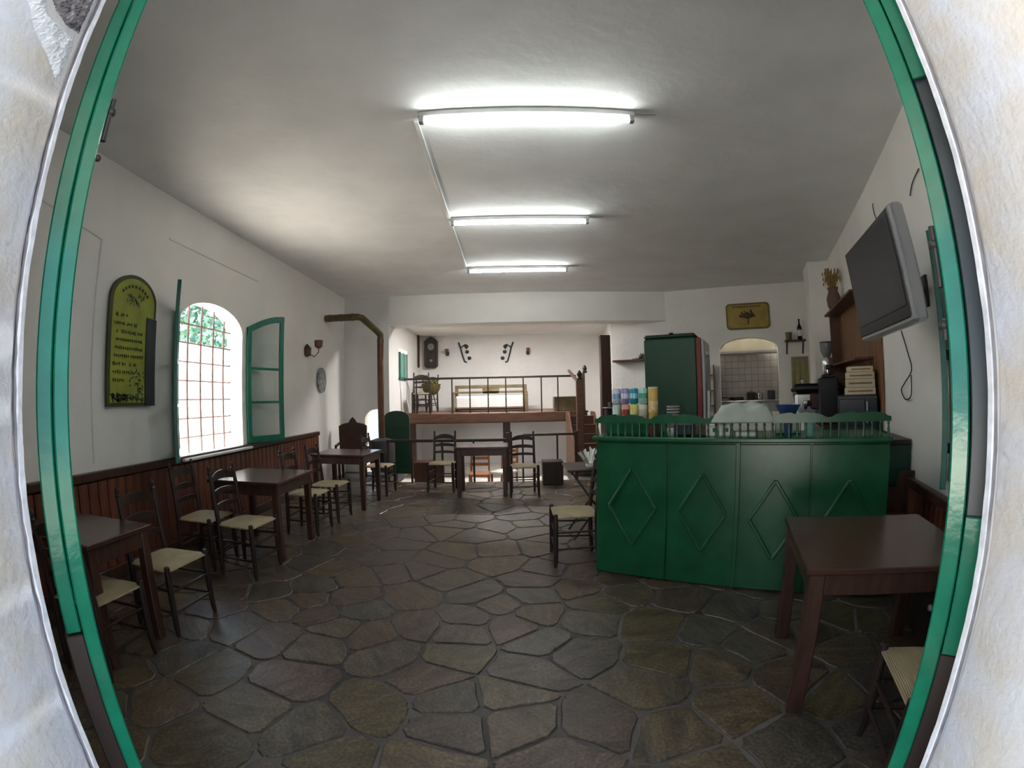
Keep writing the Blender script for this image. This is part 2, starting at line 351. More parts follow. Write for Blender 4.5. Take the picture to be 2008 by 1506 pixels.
# broken plaster at the head of the left reveal: raised raw patch and an open rubble pocket
def rough_patch(name, m, poly, x0, amp, n, seed, knob):
    """relief of depth amp over the outline poly (y, z above the eye) on the reveal plane x0"""
    inside = lambda y, z: sum(((a[1] > z) != (b[1] > z)) and (y < (b[0] - a[0]) * (z - a[1]) / (b[1] - a[1]) + a[0]) for a, b in zip(poly, poly[1:] + poly[:1])) % 2 == 1
    y0, y1, z0, z1 = min(p[0] for p in poly), max(p[0] for p in poly), min(p[1] for p in poly), max(p[1] for p in poly)
    rr = random.Random(seed); kn = [(rr.uniform(y0, y1), rr.uniform(z0, z1), rr.uniform(.4, 1.0)) for _ in range(knob)]
    vs = []; idx = {}; fs = []; ny = int((y1 - y0) / n) + 1; nz = int((z1 - z0) / n) + 1
    def dist(y, z):
        d = 9
        for a, b in zip(poly, poly[1:] + poly[:1]):
            t = max(0, min(1, ((y - a[0]) * (b[0] - a[0]) + (z - a[1]) * (b[1] - a[1])) / ((b[0] - a[0]) ** 2 + (b[1] - a[1]) ** 2 + 1e-9)))
            d = min(d, math.hypot(y - a[0] - t * (b[0] - a[0]), z - a[1] - t * (b[1] - a[1])))
        return d
    for iy in range(ny + 1):
        for iz in range(nz + 1):
            y, z = y0 + iy * n, z0 + iz * n
            e = min(1, dist(y, z) / (n * 5)) if inside(y, z) else 0
            k = max([0] + [q * max(0, 1 - ((y - a) ** 2 + (z - b) ** 2) / (.016 * .016)) ** .5 for a, b, q in kn if abs(y - a) < .016 and abs(z - b) < .016])
            h = -.006 + (.006 + amp * (.35 + .5 * k + .25 * rr.random())) * e
            idx[iy, iz] = len(vs); vs.append((x0 + h, y + rr.uniform(-.3, .3) * n, z + H + rr.uniform(-.3, .3) * n))
    for iy in range(ny):
        for iz in range(nz):
            y, z = y0 + (iy + .5) * n, z0 + (iz + .5) * n
            if inside(y, z): fs.append((idx[iy, iz], idx[iy + 1, iz], idx[iy + 1, iz + 1], idx[iy, iz + 1]))
    return MB().add(vs, fs).build(name, m, kind='structure')
rough_patch('trim_3', mat('fresh white plaster', (0.74, 0.76, 0.80), .9, .06, 20, .003, 90), [(.335, .70), (.39, .645), (.436, .617), (.472, .588), (.484, .592), (.486, .63), (.488, .668), (.482, .69), (.449, .69), (.404, .699), (.386, .718), (.37, .80), (.28, .80), (.28, .74)], -.8165, .013, .004, 1, 30)
rough_patch('trim_4', mat('grey rubble stone', (0.26, 0.24, 0.25), .9, .5, 60, .004, 90, col2=(.05, .045, .05)), [(.372, .80), (.385, .735), (.41, .715), (.45, .70), (.488, .705), (.489, .95), (.36, .95)], -.8165, .020, .004, 2, 40)

# floor: mortar bed with flagstones set into it
fl = MB(); up = lambda u, v, k: Vector((u, v, -.008 - k))
fl.prism([[(XL - .1, -1.2), (1.9, -1.2), (2.3, -.1), (6.3, 7.6), (2.17, 9.75), (1.15, 9.75), (1.15, 8.0), (-2.25, 8.0), (-2.25, YS + .4), (XL - .1, YS + .4)]], up, .2)
floor = fl.build('floor', mortar, kind='structure')
MB().box((-.5, 10.3, LOW - .05), (7, 5.2, .1)).build('floor_lower', mat('worn brown floor', (.10, .07, .055), .6, .3, 4), kind='structure')
def clip(poly, n, d):
    out = []
    for i in range(len(poly)):
        a, b = poly[i], poly[(i + 1) % len(poly)]; da = a[0] * n[0] + a[1] * n[1] - d; db = b[0] * n[0] + b[1] * n[1] - d
        if da <= 0: out.append(a)
        if (da < 0 < db) or (db < 0 < da): t = da / (da - db); out.append((a[0] + t * (b[0] - a[0]), a[1] + t * (b[1] - a[1])))
    return out
rg = random.Random(11); seeds = []
tries = 0
def spacing(x, y): return .40 if y < 4 else .50
while tries < 9000:
    tries += 1
    x, y = rg.uniform(XL, 5.0), rg.uniform(.3, 8.1)
    if x * wn.x + y * wn.y > WD: continue
    if (x - .684) * .553 + (y - 3.711) * .833 > .35 and (x - .684) * .833 - (y - 3.711) * .553 > .1: continue   # behind the bar
    if x < -2.7 and y > 3: continue
    s_ = spacing(x, y) * rg.choice((.55, .75, .95, 1.25))
    if all(((x - a) * .9) ** 2 + ((y - b) * 1.15) ** 2 > s_ * s_ for a, b in seeds): seeds.append((x, y))
seeds = seeds[:292]
for i, (x, y) in enumerate(seeds):
    P = [(x - .7, y - .7), (x + .7, y - .7), (x + .7, y + .7), (x - .7, y + .7)]
    for a, b in seeds:
        if (a, b) == (x, y) or (a - x) ** 2 + (b - y) ** 2 > 2: continue
        dx, dy = a - x, b - y; L2 = math.hypot(dx, dy); n = (dx / L2, dy / L2); P = clip(P, n, ((a + x) / 2) * n[0] + ((b + y) / 2) * n[1] - .0075)
        if len(P) < 3: break
    for n, d in (((-1, 0), -XL - .005), ((0, 1), 7.93), ((0, -1), -.12), ((wn.x, wn.y), WD - .01), ((-.553, -.833), 1e9)):
        if len(P) >= 3: P = clip(P, n, d)
    if len(P) < 3: continue
    # round and roughen the outline
    Q = []; K = len(P); rr = random.Random(i)
    for j in range(K):
        a, b = Vector(P[j]), Vector(P[(j + 1) % K]); Le = (b - a).length
        if Le < .05: Q.append((a + b) / 2); continue
        e = min(.04, Le * .3); nn = Vector((-(b - a).y, (b - a).x)) / Le
        Q += [a + (b - a) * (e / Le), a + (b - a) * .5 + nn * rr.uniform(0, .012), b - (b - a) * (e / Le)]
    c = Vector((x, y)); K = len(Q); dz = rr.uniform(-.0015, .0015)
    vs = [(q.x - x, q.y - y, -.03) for q in Q] + [(q.x - x, q.y - y, -.005 + dz) for q in Q] + [((q - (q - c).normalized() * .007).x - x, (q - (q - c).normalized() * .007).y - y, dz) for q in Q]
    fs = [tuple(range(2 * K, 3 * K))] + [(l * K + j, l * K + (j + 1) % K, (l + 1) * K + (j + 1) % K, (l + 1) * K + j) for l in (0, 1) for j in range(K)]
    MB().add(vs, fs).build('stone', stonem, floor, loc=(x, y, 0))

# ceiling, drop beam, lower far ceiling
cl = MB(); dn = lambda u, v, k: Vector((u, v, CEIL + k))
cl.prism([[(XL - .4, .2), (2.1, .2), (6.4, 7.7), (2.0, 10.2), (XL - .4, 10.2)]], dn, .2)
cl.build('ceiling', ceilm, kind='structure')
MB().box(((XL + 3.27) / 2, YS + .22, (CEIL + 1.45 + H) / 2), (3.27 - XL, .44, CEIL - 1.45 - H), ch=.01).build('beam', plaster, kind='structure')
MB().box((0, 11.0, FARC + .1), (6.4, 3.0, .2)).build('ceiling_far', plaster, kind='structure')
# thin plaster bands on the left wall (old blind frames)
tb = MB()
for a, b in (((1.95, 1.50), (2.83, 1.35)), ((2.83, 1.35), (2.83, -.5)), ((3.72, 1.62), (5.6, 1.60))):
    tb.bar((XL + .004, a[0], a[1] + H), (XL + .004, b[0], b[1] + H), .018, .012, up=(1, 0, 0))
tb.build('trim_5', plaster2, kind='structure')
# corner pillar in the angle behind the bar
MB().box((HW(hs(5.05, 6.85), 0)[0] * 0 + 5.27, 6.62, (CEIL - .0) / 2), (.48, .62, CEIL), rz=math.radians(-29), ch=.01).build('pillar', plaster, kind='structure')

# ------------------------------------------------------------------ outdoors: ground, garden wall, tree
MB().box((-6, 4, -.35), (26, 30, .1)).build('ground_outside', mat('pale paving', (0.62, 0.58, 0.52), 0.9, 0.1, 2), kind='structure')
MB().box((0, -1.3, 3.35), (9.5, 2.2, .12)).build('shade_roof', plaster2, kind='structure')  # unseen roof added to keep sky and sun off the reveals
MB().box((3.0, -5.2, -.27), (16, 10, .12)).build('street_outside', mat('dark paving stone', (0.16, 0.155, 0.15), 0.8, 0.2, 2), kind='structure')
MB().box((1.0, -10.5, 2.2), (22, .4, 5.0)).build('wall_opposite', mat('grey stone wall', (0.30, 0.29, 0.28), 0.9, 0.2, 2), kind='structure')
for x_ in (-4.6, 4.6): MB().box((x_, -2.2, 1.5), (.2, .2, 3.6)).build('shade_roof_column', plaster2, kind='structure')  # columns under the added, unseen shading roof
MB().box((-8.2, 9.0, 1.30), (.3, 20, 3.3), ch=.02).build('wall_garden', brightwall, kind='structure')
tr = thing('tree', 'leafy tree beyond the garden wall seen through the grille of the large window', 'tree', (-10.2, 13.4, -.3))
MB().rod([(0, 0, 0), (.1, 0, 2.0), (-.1, .2, 3.6)], [.2, .14, .09], 8).build('trunk', darkwood, tr, True)
lf = MB(); rr = random.Random(5)
for i in range(1500):
    a, b, r = rr.uniform(0, 2 * PI), rr.uniform(-1, 1), rr.random() ** .4
    p = Vector((math.cos(a) * math.sqrt(1 - b * b) * 1.6, math.sin(a) * math.sqrt(1 - b * b) * 2.1, b * 1.5)) * r + Vector((0, 0, 4.7))
    u = Vector((rr.uniform(-1, 1), rr.uniform(-1, 1), rr.uniform(-1, 1))).normalized() * .16; v = u.orthogonal().normalized() * .08
    lf.add([p - u, p + v, p + u, p - v], [(0, 1, 2, 3)])
lf.build('foliage', leafm, tr, kind='stuff')
#MORE
# ------------------------------------------------------------------ ceiling lamps and conduit
def tube_lamp(label, x0, x1, y, z=1.987):
    c = ((x0 + x1) / 2, y); L_ = x1 - x0; zz = CEIL
    t = thing('ceiling_lamp', label, 'lamp', (c[0], c[1], zz), group='fluorescent lamps on the ceiling')
    MB().box((0, .0, -.025), (L_ + .10, .062, .048), ch=.006).build('lamp_body', mat('lamp body enamel', (.34, .34, .33), .5, .04, 3), t)
    MB().rod([(-L_ / 2, -.006, -.080), (L_ / 2, -.006, -.080)], .016, 12).build('tube', tubem, t, True)
    for s in (-1, 1):
        MB().box((s * (L_ / 2 + .022), -.006, -.062), (.04, .045, .075), ch=.006).build('lamp_holder', grey, t)
    MB().rod([(L_ / 2 + .04, 0, -.012), (L_ / 2 + .12, .01, -.010), (L_ / 2 + .22, .0, -.006)], .004, 6).build('wire', grey, t)
    return t
tube_lamp('white fluorescent tube lamp with the longest glow, first on the ceiling from the doorway', -.577, .905, 2.95)
tube_lamp('white fluorescent tube lamp between the two others, middle one on the ceiling', -.60, .91, 5.09)
tube_lamp('white fluorescent tube lamp farthest from the doorway, before the drop beam', -.60, .925, 7.22)
cdt = MB(); cdt.box((-.66, 5.08, CEIL - .013), (.035, 4.1, .024), ch=.004)
tag(cdt.build('cable_duct', whitep), 'thin white cable duct along the ceiling joining the left ends of the three tube lamps', 'cable duct')

# ------------------------------------------------------------------ doorway leaves, folded back on either side
def leaf(side, a0, a1, a2, y0, label1, label2):
    """stile seen edge-on between bearings a0..a1, the inner shutter between a1..a2 (degrees from straight ahead)"""
    s = side; am = math.radians((a0 + a1) / 2); d0 = y0 / math.cos(am); ux, uy = s * math.sin(am), math.cos(am); nx, ny = s * uy, -s * ux
    th = d0 * math.radians(a1 - a0) * .98; P = Vector((ux * d0, uy * d0, 0)); rz = math.atan2(uy, ux)
    t = thing('door_leaf', label1, 'door', (P.x, P.y, 0), rz)
    Lf = .50; zt = 2.66; q = th
    MB().box((.045, 0, (zt + .02) / 2), (.09, q, zt - .02), ch=.003).build('stile', doorgreen, t)
    MB().box((Lf - .045, 0, (zt + .02) / 2), (.09, q, zt - .02), ch=.003).build('stile', doorgreen, t)
    for z, h in ((.09, .14), (.92, .14), (1.75, .06), (zt - .07, .13)): MB().box((Lf / 2, 0, z), (Lf - .18, q * .96, h), ch=.003).build('rail', doorgreen, t)
    MB().box((Lf / 2, 0, .5), (Lf - .18, q * .4, .69), ch=.003).build('door_panel', doordark, t)
    for z0, z1 in ((.99, 1.72), (1.78, zt - .135)): MB().box((Lf / 2, 0, (z0 + z1) / 2), (Lf - .18, .005, z1 - z0)).build('pane', clearg, t)
    h = MB(); inn = -1 * s                                     # ironwork on the room side edge
    for z in (2.06, 1.18): h.box((.035, -s * -q * 0, z), (.02, .02, .02))
    bolt = MB()
    for z, l in ((2.12, .10),) if s < 0 else ((1.80, .12), (1.62, .04)):
        bolt.rod([(.012, s * (q / 2 + .006), z - l), (.012, s * (q / 2 + .006), z)], .0065, 8); bolt.ball((.012, s * (q / 2 + .008), z - l * .3), .011, 8)
    bolt.ball((.012, s * (q / 2 + .004), 1.98 if s < 0 else 1.06), .008, 8)
    bolt.build('bolt', iron, t, True, kind='stuff')
    # shutter behind the stile: only covers the glazed part
    th2 = d0 * math.radians(a2 - a1) * .90; off = -s * (q / 2 + th2 / 2 + .0025)
    sh = thing('shutter', label2, 'shutter', (P.x, P.y, 0), rz)
    z0, z1 = (1.06, 2.60) if s < 0 else (.975, 2.62); ofx = .002
    for x in ((.03, Lf - .12)): MB().box((x + ofx, off, (z0 + z1) / 2), (.06, th2, z1 - z0), ch=.003).build('stile', doorgreen if s < 0 else doordark, sh)
    if s > 0:
        MB().box((-.004, off, 1.115), (.012, th2 * 1.01, .28), ch=.002).build('rail', doorgreen, sh)
        MB().box((-.004, off, 2.36), (.012, th2 * 1.01, .5), ch=.002).build('rail', doorgreen, sh)
    for z in (z0 + .04, z1 - .04): MB().box((Lf / 2 - .05, off, z), (Lf - .26, th2 * .9, .08), ch=.003).build('rail', doorgreen, sh)
    MB().box((Lf / 2 - .05, off, (z0 + z1) / 2), (Lf - .26, th2 * .4, z1 - z0 - .16)).build('shutter_panel', doorgreen if s < 0 else doordark, sh)
    MB().box((.02, -s * (q / 2 + th2 * .62), z0 / 2 + .005), (.04, th2 * 1.25, z0 - .02), ch=.003).build('kick_board', blackwood, t)
    return t, P, rz
leaf(-1, 52.64, 54.40, 56.35, .60, 'sea green wooden door leaf folded back at the left of the doorway', 'sea green inner shutter behind the left door leaf, ending at waist height')
leaf(1, 52.64, 54.70, 57.0, .60, 'sea green wooden door leaf folded back at the right of the doorway', 'slate dark inner shutter with a green foot behind the right door leaf')

# ------------------------------------------------------------------ big window on the left wall
wn1 = thing('window_1', 'arched window with iron grille and open green casements in the left wall', 'window', (XL - .20, (wy0 + wy1) / 2, wz0)); wn1['kind'] = 'structure'
del wn1['category']; del wn1['label']
hw = (wy1 - wy0) / 2; hh = wz1 = wzt - wz0
gr = MB()
for y in (-.46, -.23, .02, .27, .50):
    top = (wzs - wz0) + (wzt - wzs) * math.sqrt(max(0, 1 - (y / hw) ** 2)); gr.rod([(0, y, 0), (0, y, top)], .012, 6)
gr.build('grille_bars', rust, wn1)
gr = MB()
for z in (.18, .39, .60, .81, 1.02, 1.23, 1.44): gr.rod([(.006, -hw, z), (.006, hw, z)], .011, 6)
gr.build('grille_crossbars', rust, wn1)
MB().box((.155, 0, -.012), (.34, 2 * hw + .10, .03), ch=.006).build('window_sill', whitep, wn1)
def casement(label, hinge, free, zb, zh, zf, panes=True):
    """arch-topped casement leaf from the hinge post (top zh) to the free post (top zf)"""
    a, b = Vector((*hinge, 0)), Vector((*free, 0)); L_ = (b - a).length; rz = math.atan2((b - a).y, (b - a).x)
    t = thing('window_casement', label, 'window', (a.x, a.y, zb + H), rz, group='green window casements of the left wall')
    th = .038; h0, h1 = zh - zb, zf - zb; top = lambda u: h0 + (h1 - h0) * math.sin(min(1, u / L_) * PI / 2); sw = .065
    MB().box((sw / 2, 0, top(0) / 2), (sw, th, top(0)), ch=.004).build('stile', wingreen, t)
    MB().box((L_ - sw / 2, 0, top(L_) / 2), (sw, th, top(L_)), ch=.004).build('stile', wingreen, t)
    MB().box((L_ / 2, 0, .045), (L_ - 2 * sw, th, .09), ch=.004).build('rail', wingreen, t)
    n = 8; us = [sw * 0 + L_ * i / n for i in range(n + 1)]
    MB().prism([[(u, top(u)) for u in us] + [(u, top(u) - .085) for u in reversed(us)]], lambda u, v, k: Vector((u, k - th * .48, v)), th * .96).build('head_rail', wingreen, t)
    zs = [.09 + (h0 - .18) * k / 3 for k in (1, 2)]
    for z in zs: MB().box((L_ / 2, 0, z), (L_ - 2 * sw, th * .8, .032), ch=.003).build('glazing_bar', wingreen, t)
    ed = [.09] + zs + [None]
    for i in range(3):
        z0 = ed[i]
        if ed[i + 1]: ol = [(sw, z0), (L_ - sw, z0), (L_ - sw, ed[i + 1]), (sw, ed[i + 1])]
        else: ol = [(sw, z0), (L_ - sw, z0)] + [(u, top(u) - .08) for u in (L_ - sw, L_ * .66, L_ * .33, sw)]
        MB().prism([ol], lambda u, v, k: Vector((u, k - .002, v)), .004).build('pane', clearg, t)
    return t
casement('green glazed casement seen edge-on at the left side of the large arched window', (XL + .02, 3.96), (-2.985, 3.49), -.565, .90, 1.10)
casement('green three-pane casement standing open at the right side of the large arched window', (XL + .02, 5.36), (-3.136, 5.95), -.565, .935, 1.14)
ct = thing('window_casement', 'narrow green casement on the right wall, just behind the right door leaf', 'window', RW(.60 + .02, .03, -.66)[:2] + (-.66 + H,), math.radians(150))
# ------------------------------------------------------------------ far openings
dl = thing('door_leaf', 'dark green arched door leaf ajar beside the stove pipe', 'door', (-2.50, YS - .10, 0), math.radians(-8))
ol = arch(0, .54, 0, 1.10, 1.24, 10)
MB().prism([ol, [(.07, .12), (.47, .12), (.47, .60), (.07, .60)]], lambda u, v, k: Vector((u, -k, v)), .04).build('leaf_frame', fridgegreen, dl)
MB().box((.27, -.018, .36), (.42, .015, .5), ch=.003).build('door_panel', fridgegreen, dl)
MB().box((.27, -.045, .95), (.40, .012, .04), ch=.003).build('crossbar', fridgegreen, dl)
ws = thing('window_shutter', 'small pale green shutter in the upper window of the far left side wall', 'shutter', (XS + .02, 9.98, .42 + H), 0)
MB().box((0, .30, .29), (.035, .70, .54), ch=.004).build('shutter_panel', mat('pale green paint', (0.17, 0.33, 0.27), .5, .1, 6), ws)
for y in (-.03, .33, .63): MB().box((.004, y, .29), (.045, .05, .58), ch=.004).build('stile', wingreen, ws)
MB().box((.004, .30, .0), (.05, .76, .05), ch=.004).build('rail', wingreen, ws)

# ------------------------------------------------------------------ wooden wainscot benches
def bench(label, P, d, nrm, length, zt, n_pl, endpanel=None, seat=True):
    """P start on the wall (plan), d along, nrm into the room, plank backed bench"""
    d = Vector((*d, 0)); nr = Vector((*nrm, 0)); rz = math.atan2(d.y, d.x)
    t = thing('bench', label, 'bench', (P[0], P[1], 0), rz)
    s = 1 if Vector((-d.y, d.x, 0)).dot(nr) > 0 else -1
    w_ = length / n_pl; me = MB().box((0, 0, 0), (w_ - .008, .022, zt - .16), ch=.004).mesh('plank', redwood)
    for i in range(n_pl):
        o = bpy.data.objects.new('plank', me); COL.objects.link(o); o.parent = t; o.location = (w_ * (i + .5), s * .045, .08 + (zt - .16) / 2)
    MB().box((length / 2, s * .022, zt / 2), (length, .018, zt - .02)).build('back_board', blackwood, t)
    MB().box((length / 2, s * .045, zt - .035), (length, .07, .07), ch=.008).build('top_rail', darkwood, t)
    MB().box((length / 2, s * .055, .06), (length, .05, .12), ch=.006).build('skirting_board', darkwood, t)
    if seat:
        MB().box((length / 2, s * .21, .43), (length, .30, .035), ch=.008).build('seat', darkwood, t)
        MB().box((length / 2, s * .345, .22), (length, .02, .38), ch=.004).build('seat_front', blackwood, t)
    if endpanel:
        for x in endpanel: MB().prism([[(0, 0), (.40, 0), (.40, .60), (.30, .64), (.16, .66), (.13, zt + .05), (0, zt + .05)]], lambda u, v, k: Vector((x + k, s * u, v)), .04).build('end_panel', darkwood, t)
    return t
bench('long dark plank wainscot bench against the left wall under the window', (XL, .62), (0, 1), (1, 0), 7.0, .935, 64, seat=False)
bench('reddish plank bench with a dark top rail against the right wall below the television', RW(1.46, .005)[:2], (wd.x, wd.y), (-wn.x, -wn.y), 2.72, .74, 26, (2.68,))

# ------------------------------------------------------------------ rush seated chairs
def make_chair(name, label, loc, rz, group, crest=True):
    t = thing(name, label, 'chair', loc, rz, group)
    W0, W1, D, SH, BH = .40, .345, .36, .455, .93
    n = 12; vs = []; fs = []
    for side in (1, 0):
        for i in range(n + 1):
            for j in range(n + 1):
                u, v = i / n * 2 - 1, j / n * 2 - 1; wd_ = (W0 * (1 + v) + W1 * (1 - v)) / 4 + .012
                e = max(abs(u), abs(v)) ** 6; q = min(abs(abs(u) - abs(v)), .3) / .3
                z = (.008 + .006 * q - .018 * e - .008 * (1 - abs(u)) * (1 - abs(v))) if side else (-.032 + .016 * e)
                vs.append((u * wd_ * (1 + .02 * (1 - abs(v))), v * (D / 2 + .012), SH + z))
    k = (n + 1) ** 2
    for i in range(n):
        for j in range(n):
            a = i * (n + 1) + j; fs.append((a, a + 1, a + n + 2, a + n + 1)); fs.append((k + a, k + a + n + 1, k + a + n + 2, k + a + 1))
    ring = [i * (n + 1) for i in range(n + 1)] + [n * (n + 1) + j for j in range(1, n + 1)] + [i * (n + 1) + n for i in range(n - 1, -1, -1)] + [j for j in range(n - 1, 0, -1)]
    for a, b in zip(ring, ring[1:] + ring[:1]): fs.append((a, b, b + k, a + k))
    MB().add(vs, fs).build('seat', rush, t, True)
    for s in (-1, 1):
        x = s * W0 / 2
        MB().rod([(x * 1.04, D / 2 * 1.03, 0), (x * 1.03, D / 2, .05), (x, D / 2, .20), (x, D / 2, SH - .03), (x, D / 2, SH + .018), (x, D / 2, SH + .024)], [.014, .019, .022, .022, .019, .010], 10).build('leg', blackwood, t, True)
        x = s * W1 / 2
        lean = lambda z: -D / 2 - max(0, z - SH) ** 1.3 * .16
        zs = [0, .05, .22, SH, SH + .15, SH + .30, BH - .05]
        MB().rod([(x * 1.02, -D / 2 - .02 * (1 - min(1, z / .3)), z) if z <= SH else (x, lean(z), z) for z in zs], [.014, .018, .021, .021, .020, .019, .016], 10).build('leg', blackwood, t, True)
        MB().lathe((x, lean(BH), BH - .055), [(.014, 0), (.022, .012), (.012, .024), (.019, .042), (.015, .058), (.005, .072)], 10).build('finial', blackwood, t, True)
    def slat(z, h, arc, th=.014):
        m = MB(); n_ = 10; hw_ = W1 / 2 - .008
        for a in range(n_):
            pass
        vs = []; fs = []
        for a in range(n_ + 1):
            u = a / n_ * 2 - 1; y = -D / 2 - max(0, z - SH) ** 1.3 * .16 - .028 * (1 - u * u); zz = arc * (1 - u * u)
            for yy, z_ in ((y - th / 2, z), (y + th / 2, z), (y + th / 2, z + h + zz), (y - th / 2, z + h + zz)): vs.append((u * hw_, yy, z_ + zz * .35 * (1 if z_ == z else 0)))
        for a in range(n_):
            for q in range(4): fs.append((a * 4 + q, a * 4 + (q + 1) % 4, a * 4 + 4 + (q + 1) % 4, a * 4 + 4 + q))
        fs += [(0, 1, 2, 3), tuple(n_ * 4 + q for q in (3, 2, 1, 0))]
        m.add(vs, fs).build('slat', blackwood, t)
    slat(.80, .045, .045); slat(.685, .04, .018); slat(.575, .035, .010)
    for z in (.13, .27): MB().rod([(-W0 / 2, D / 2, z + .03), (W0 / 2, D / 2, z + .03)], .010, 6).build('rung', blackwood, t)
    for s in (-1, 1):
        for z in (.16, .31): MB().rod([(s * W0 / 2, D / 2, z), (s * W1 / 2, -D / 2 - .005, z)], .010, 6).build('rung', blackwood, t)
    MB().rod([(-W1 / 2, -D / 2 - .005, .2), (W1 / 2, -D / 2 - .005, .2)], .010, 6).build('rung', blackwood, t)
    return t
R_ = math.radians
G = 'rush seated chairs of the cafe'
ch = make_chair('rush_chair', 'dark ladder-back chair with a pale rush seat, beside the corner of the nearest left table', (-2.305, 2.475, 0), R_(-92), G)
for lab, x, y, a in (
    ('dark rush seated chair pushed under the nearest left table, only its back post showing', -2.33, 1.83, 2),
    ('rush seated chair right in front of the second left table, on the aisle side', -2.30, 3.545, -93),
    ('rush seated chair close to the left wall under the window, behind the aisle chair', -2.80, 3.60, -88),
    ('rush seated chair just past the second left table, partly hidden by the table leg', -2.30, 4.87, -90),
    ('rush seated chair between the second and third left tables, nearer the third', -2.26, 5.44, -92),
    ('rush seated chair behind the third left table, near the stove', -2.06, 7.02, -95),
    ('rush seated chair facing the room at the left end of the far table', -1.10, 7.30, 176),
    ('rush seated chair facing the room at the right end of the far table', .18, 6.88, 182),
    ('rush seated chair turned sideways at the left corner of the green bar', .545, 4.06, 90),
    ('pale rush seated chair in the near right corner in front of the right table', 1.53, 1.06, 63)):
    dup(ch, lab, (x, y, 0), R_(a))
def low_chair(label, x, y, z, a, m, seatm):
    t = thing('wooden_chair', label, 'chair', (x, y, z), R_(a), 'orange wooden chairs on the lower level')
    MB().box((0, 0, .44), (.40, .40, .05), ch=.012).build('seat', seatm, t)
    for sx in (-1, 1):
        MB().bar((sx * .18, .17, 0), (sx * .18, .17, .42), .035, ch=.004).build('leg', m, t)
        MB().bar((sx * .18, -.18, 0), (sx * .17, -.24, .92), .035, ch=.004).build('leg', m, t)
    for z_ in (.60, .72, .84): MB().bar((-.17, -.215 - (z_ - .6) * .1, z_), (.17, -.215 - (z_ - .6) * .1, z_), .02, .06, ch=.004).build('slat', m, t)
    return t
low_chair('orange brown wooden chair on the lower level, left one behind the far table', -.62, 8.9, LOW, 180, orangewood, orangewood)
low_chair('orange brown wooden chair with a white seat on the lower level behind the far table', -.15, 9.1, LOW, 150, orangewood, white)

# ------------------------------------------------------------------ tables
def table(label, cx_, cy_, rz, w_, d_, hgt=.75, leg=.062):
    t = thing('cafe_table', label, 'table', (cx_, cy_, 0), rz, 'dark wooden cafe tables')
    MB().box((0, 0, hgt - .015), (w_, d_, .03), ch=.005).build('tabletop', tablewood, t)
    ap = .035
    for a, b in (((0, d_ / 2 - ap), (w_ - 2 * ap, .022)), ((0, -d_ / 2 + ap), (w_ - 2 * ap, .022)), ((w_ / 2 - ap, 0), (.022, d_ - 2 * ap)), ((-w_ / 2 + ap, 0), (.022, d_ - 2 * ap))):
        MB().box((a[0], a[1], hgt - .08), (b[0], b[1], .10), ch=.003).build('apron', darkwood, t)
    for sx in (-1, 1):
        for sy in (-1, 1):
            x, y = sx * (w_ / 2 - ap - .015), sy * (d_ / 2 - ap - .015)
            MB().bar((x, y, 0), (x, y, hgt - .031), leg, ch=.006).build('leg', darkwood, t)
    return t
table('dark wooden table nearest the doorway on the left, cut by the door leaf', -2.60, 1.99, 0, .80, .54)
table('dark wooden table under the window with a bluish sheen on its top', -2.50, 4.20, 0, .80, .80)
table('dark wooden table farthest along the left wall, before the stove', -2.31, 6.25, R_(-4), .80, .70)
table('dark wooden table between two chairs in front of the lower railing', -.44, 7.05, 0, .78, .60)
table('large dark table at the right front with a glossy reflection on its top', 1.775, 1.80, R_(-26), .84, .86, leg=.075)
# folding side table behind the bar end
ft = thing('folding_table', 'small dark folding table behind the left end of the green bar', 'table', (.86, 4.80, 0), 0)
MB().box((0, 0, .735), (.62, .55, .024), ch=.008).build('tabletop', blackwood, ft)
for s in (-1, 1):
    MB().bar((-.26, s * .22, .72), (.24, s * .22, 0), .028, .018).build('leg', iron, ft)
    MB().bar((.26, s * .20, .72), (-.24, s * .20, 0), .028, .018).build('leg', iron, ft)
MB().bar((-.26, -.22, .70), (-.26, .22, .70), .02).build('crossbar', iron, ft)
nk = MB(); rr = random.Random(3)
for i in range(9):
    a = rr.uniform(0, 2 * PI); b = a + .5; r = rr.uniform(.09, .15); z = rr.uniform(.10, .20)
    nk.add([(0, 0, 0), (r * math.cos(a), r * math.sin(a), z), (r * 1.05 * math.cos((a + b) / 2), r * 1.05 * math.sin((a + b) / 2), z * .9), (r * math.cos(b), r * math.sin(b), z * 1.1), (.006, .006, .004)], [(0, 1, 2), (0, 2, 3), (0, 3, 4), (0, 4, 1)])
nk.lathe((0, 0, 0), [(.04, 0), (.05, .02), (.045, .05)], 10)
tag(nk.build('napkin_holder', white, loc=(.80, 4.66, .748)), 'white paper napkins fanned out on the small folding table', 'napkins')

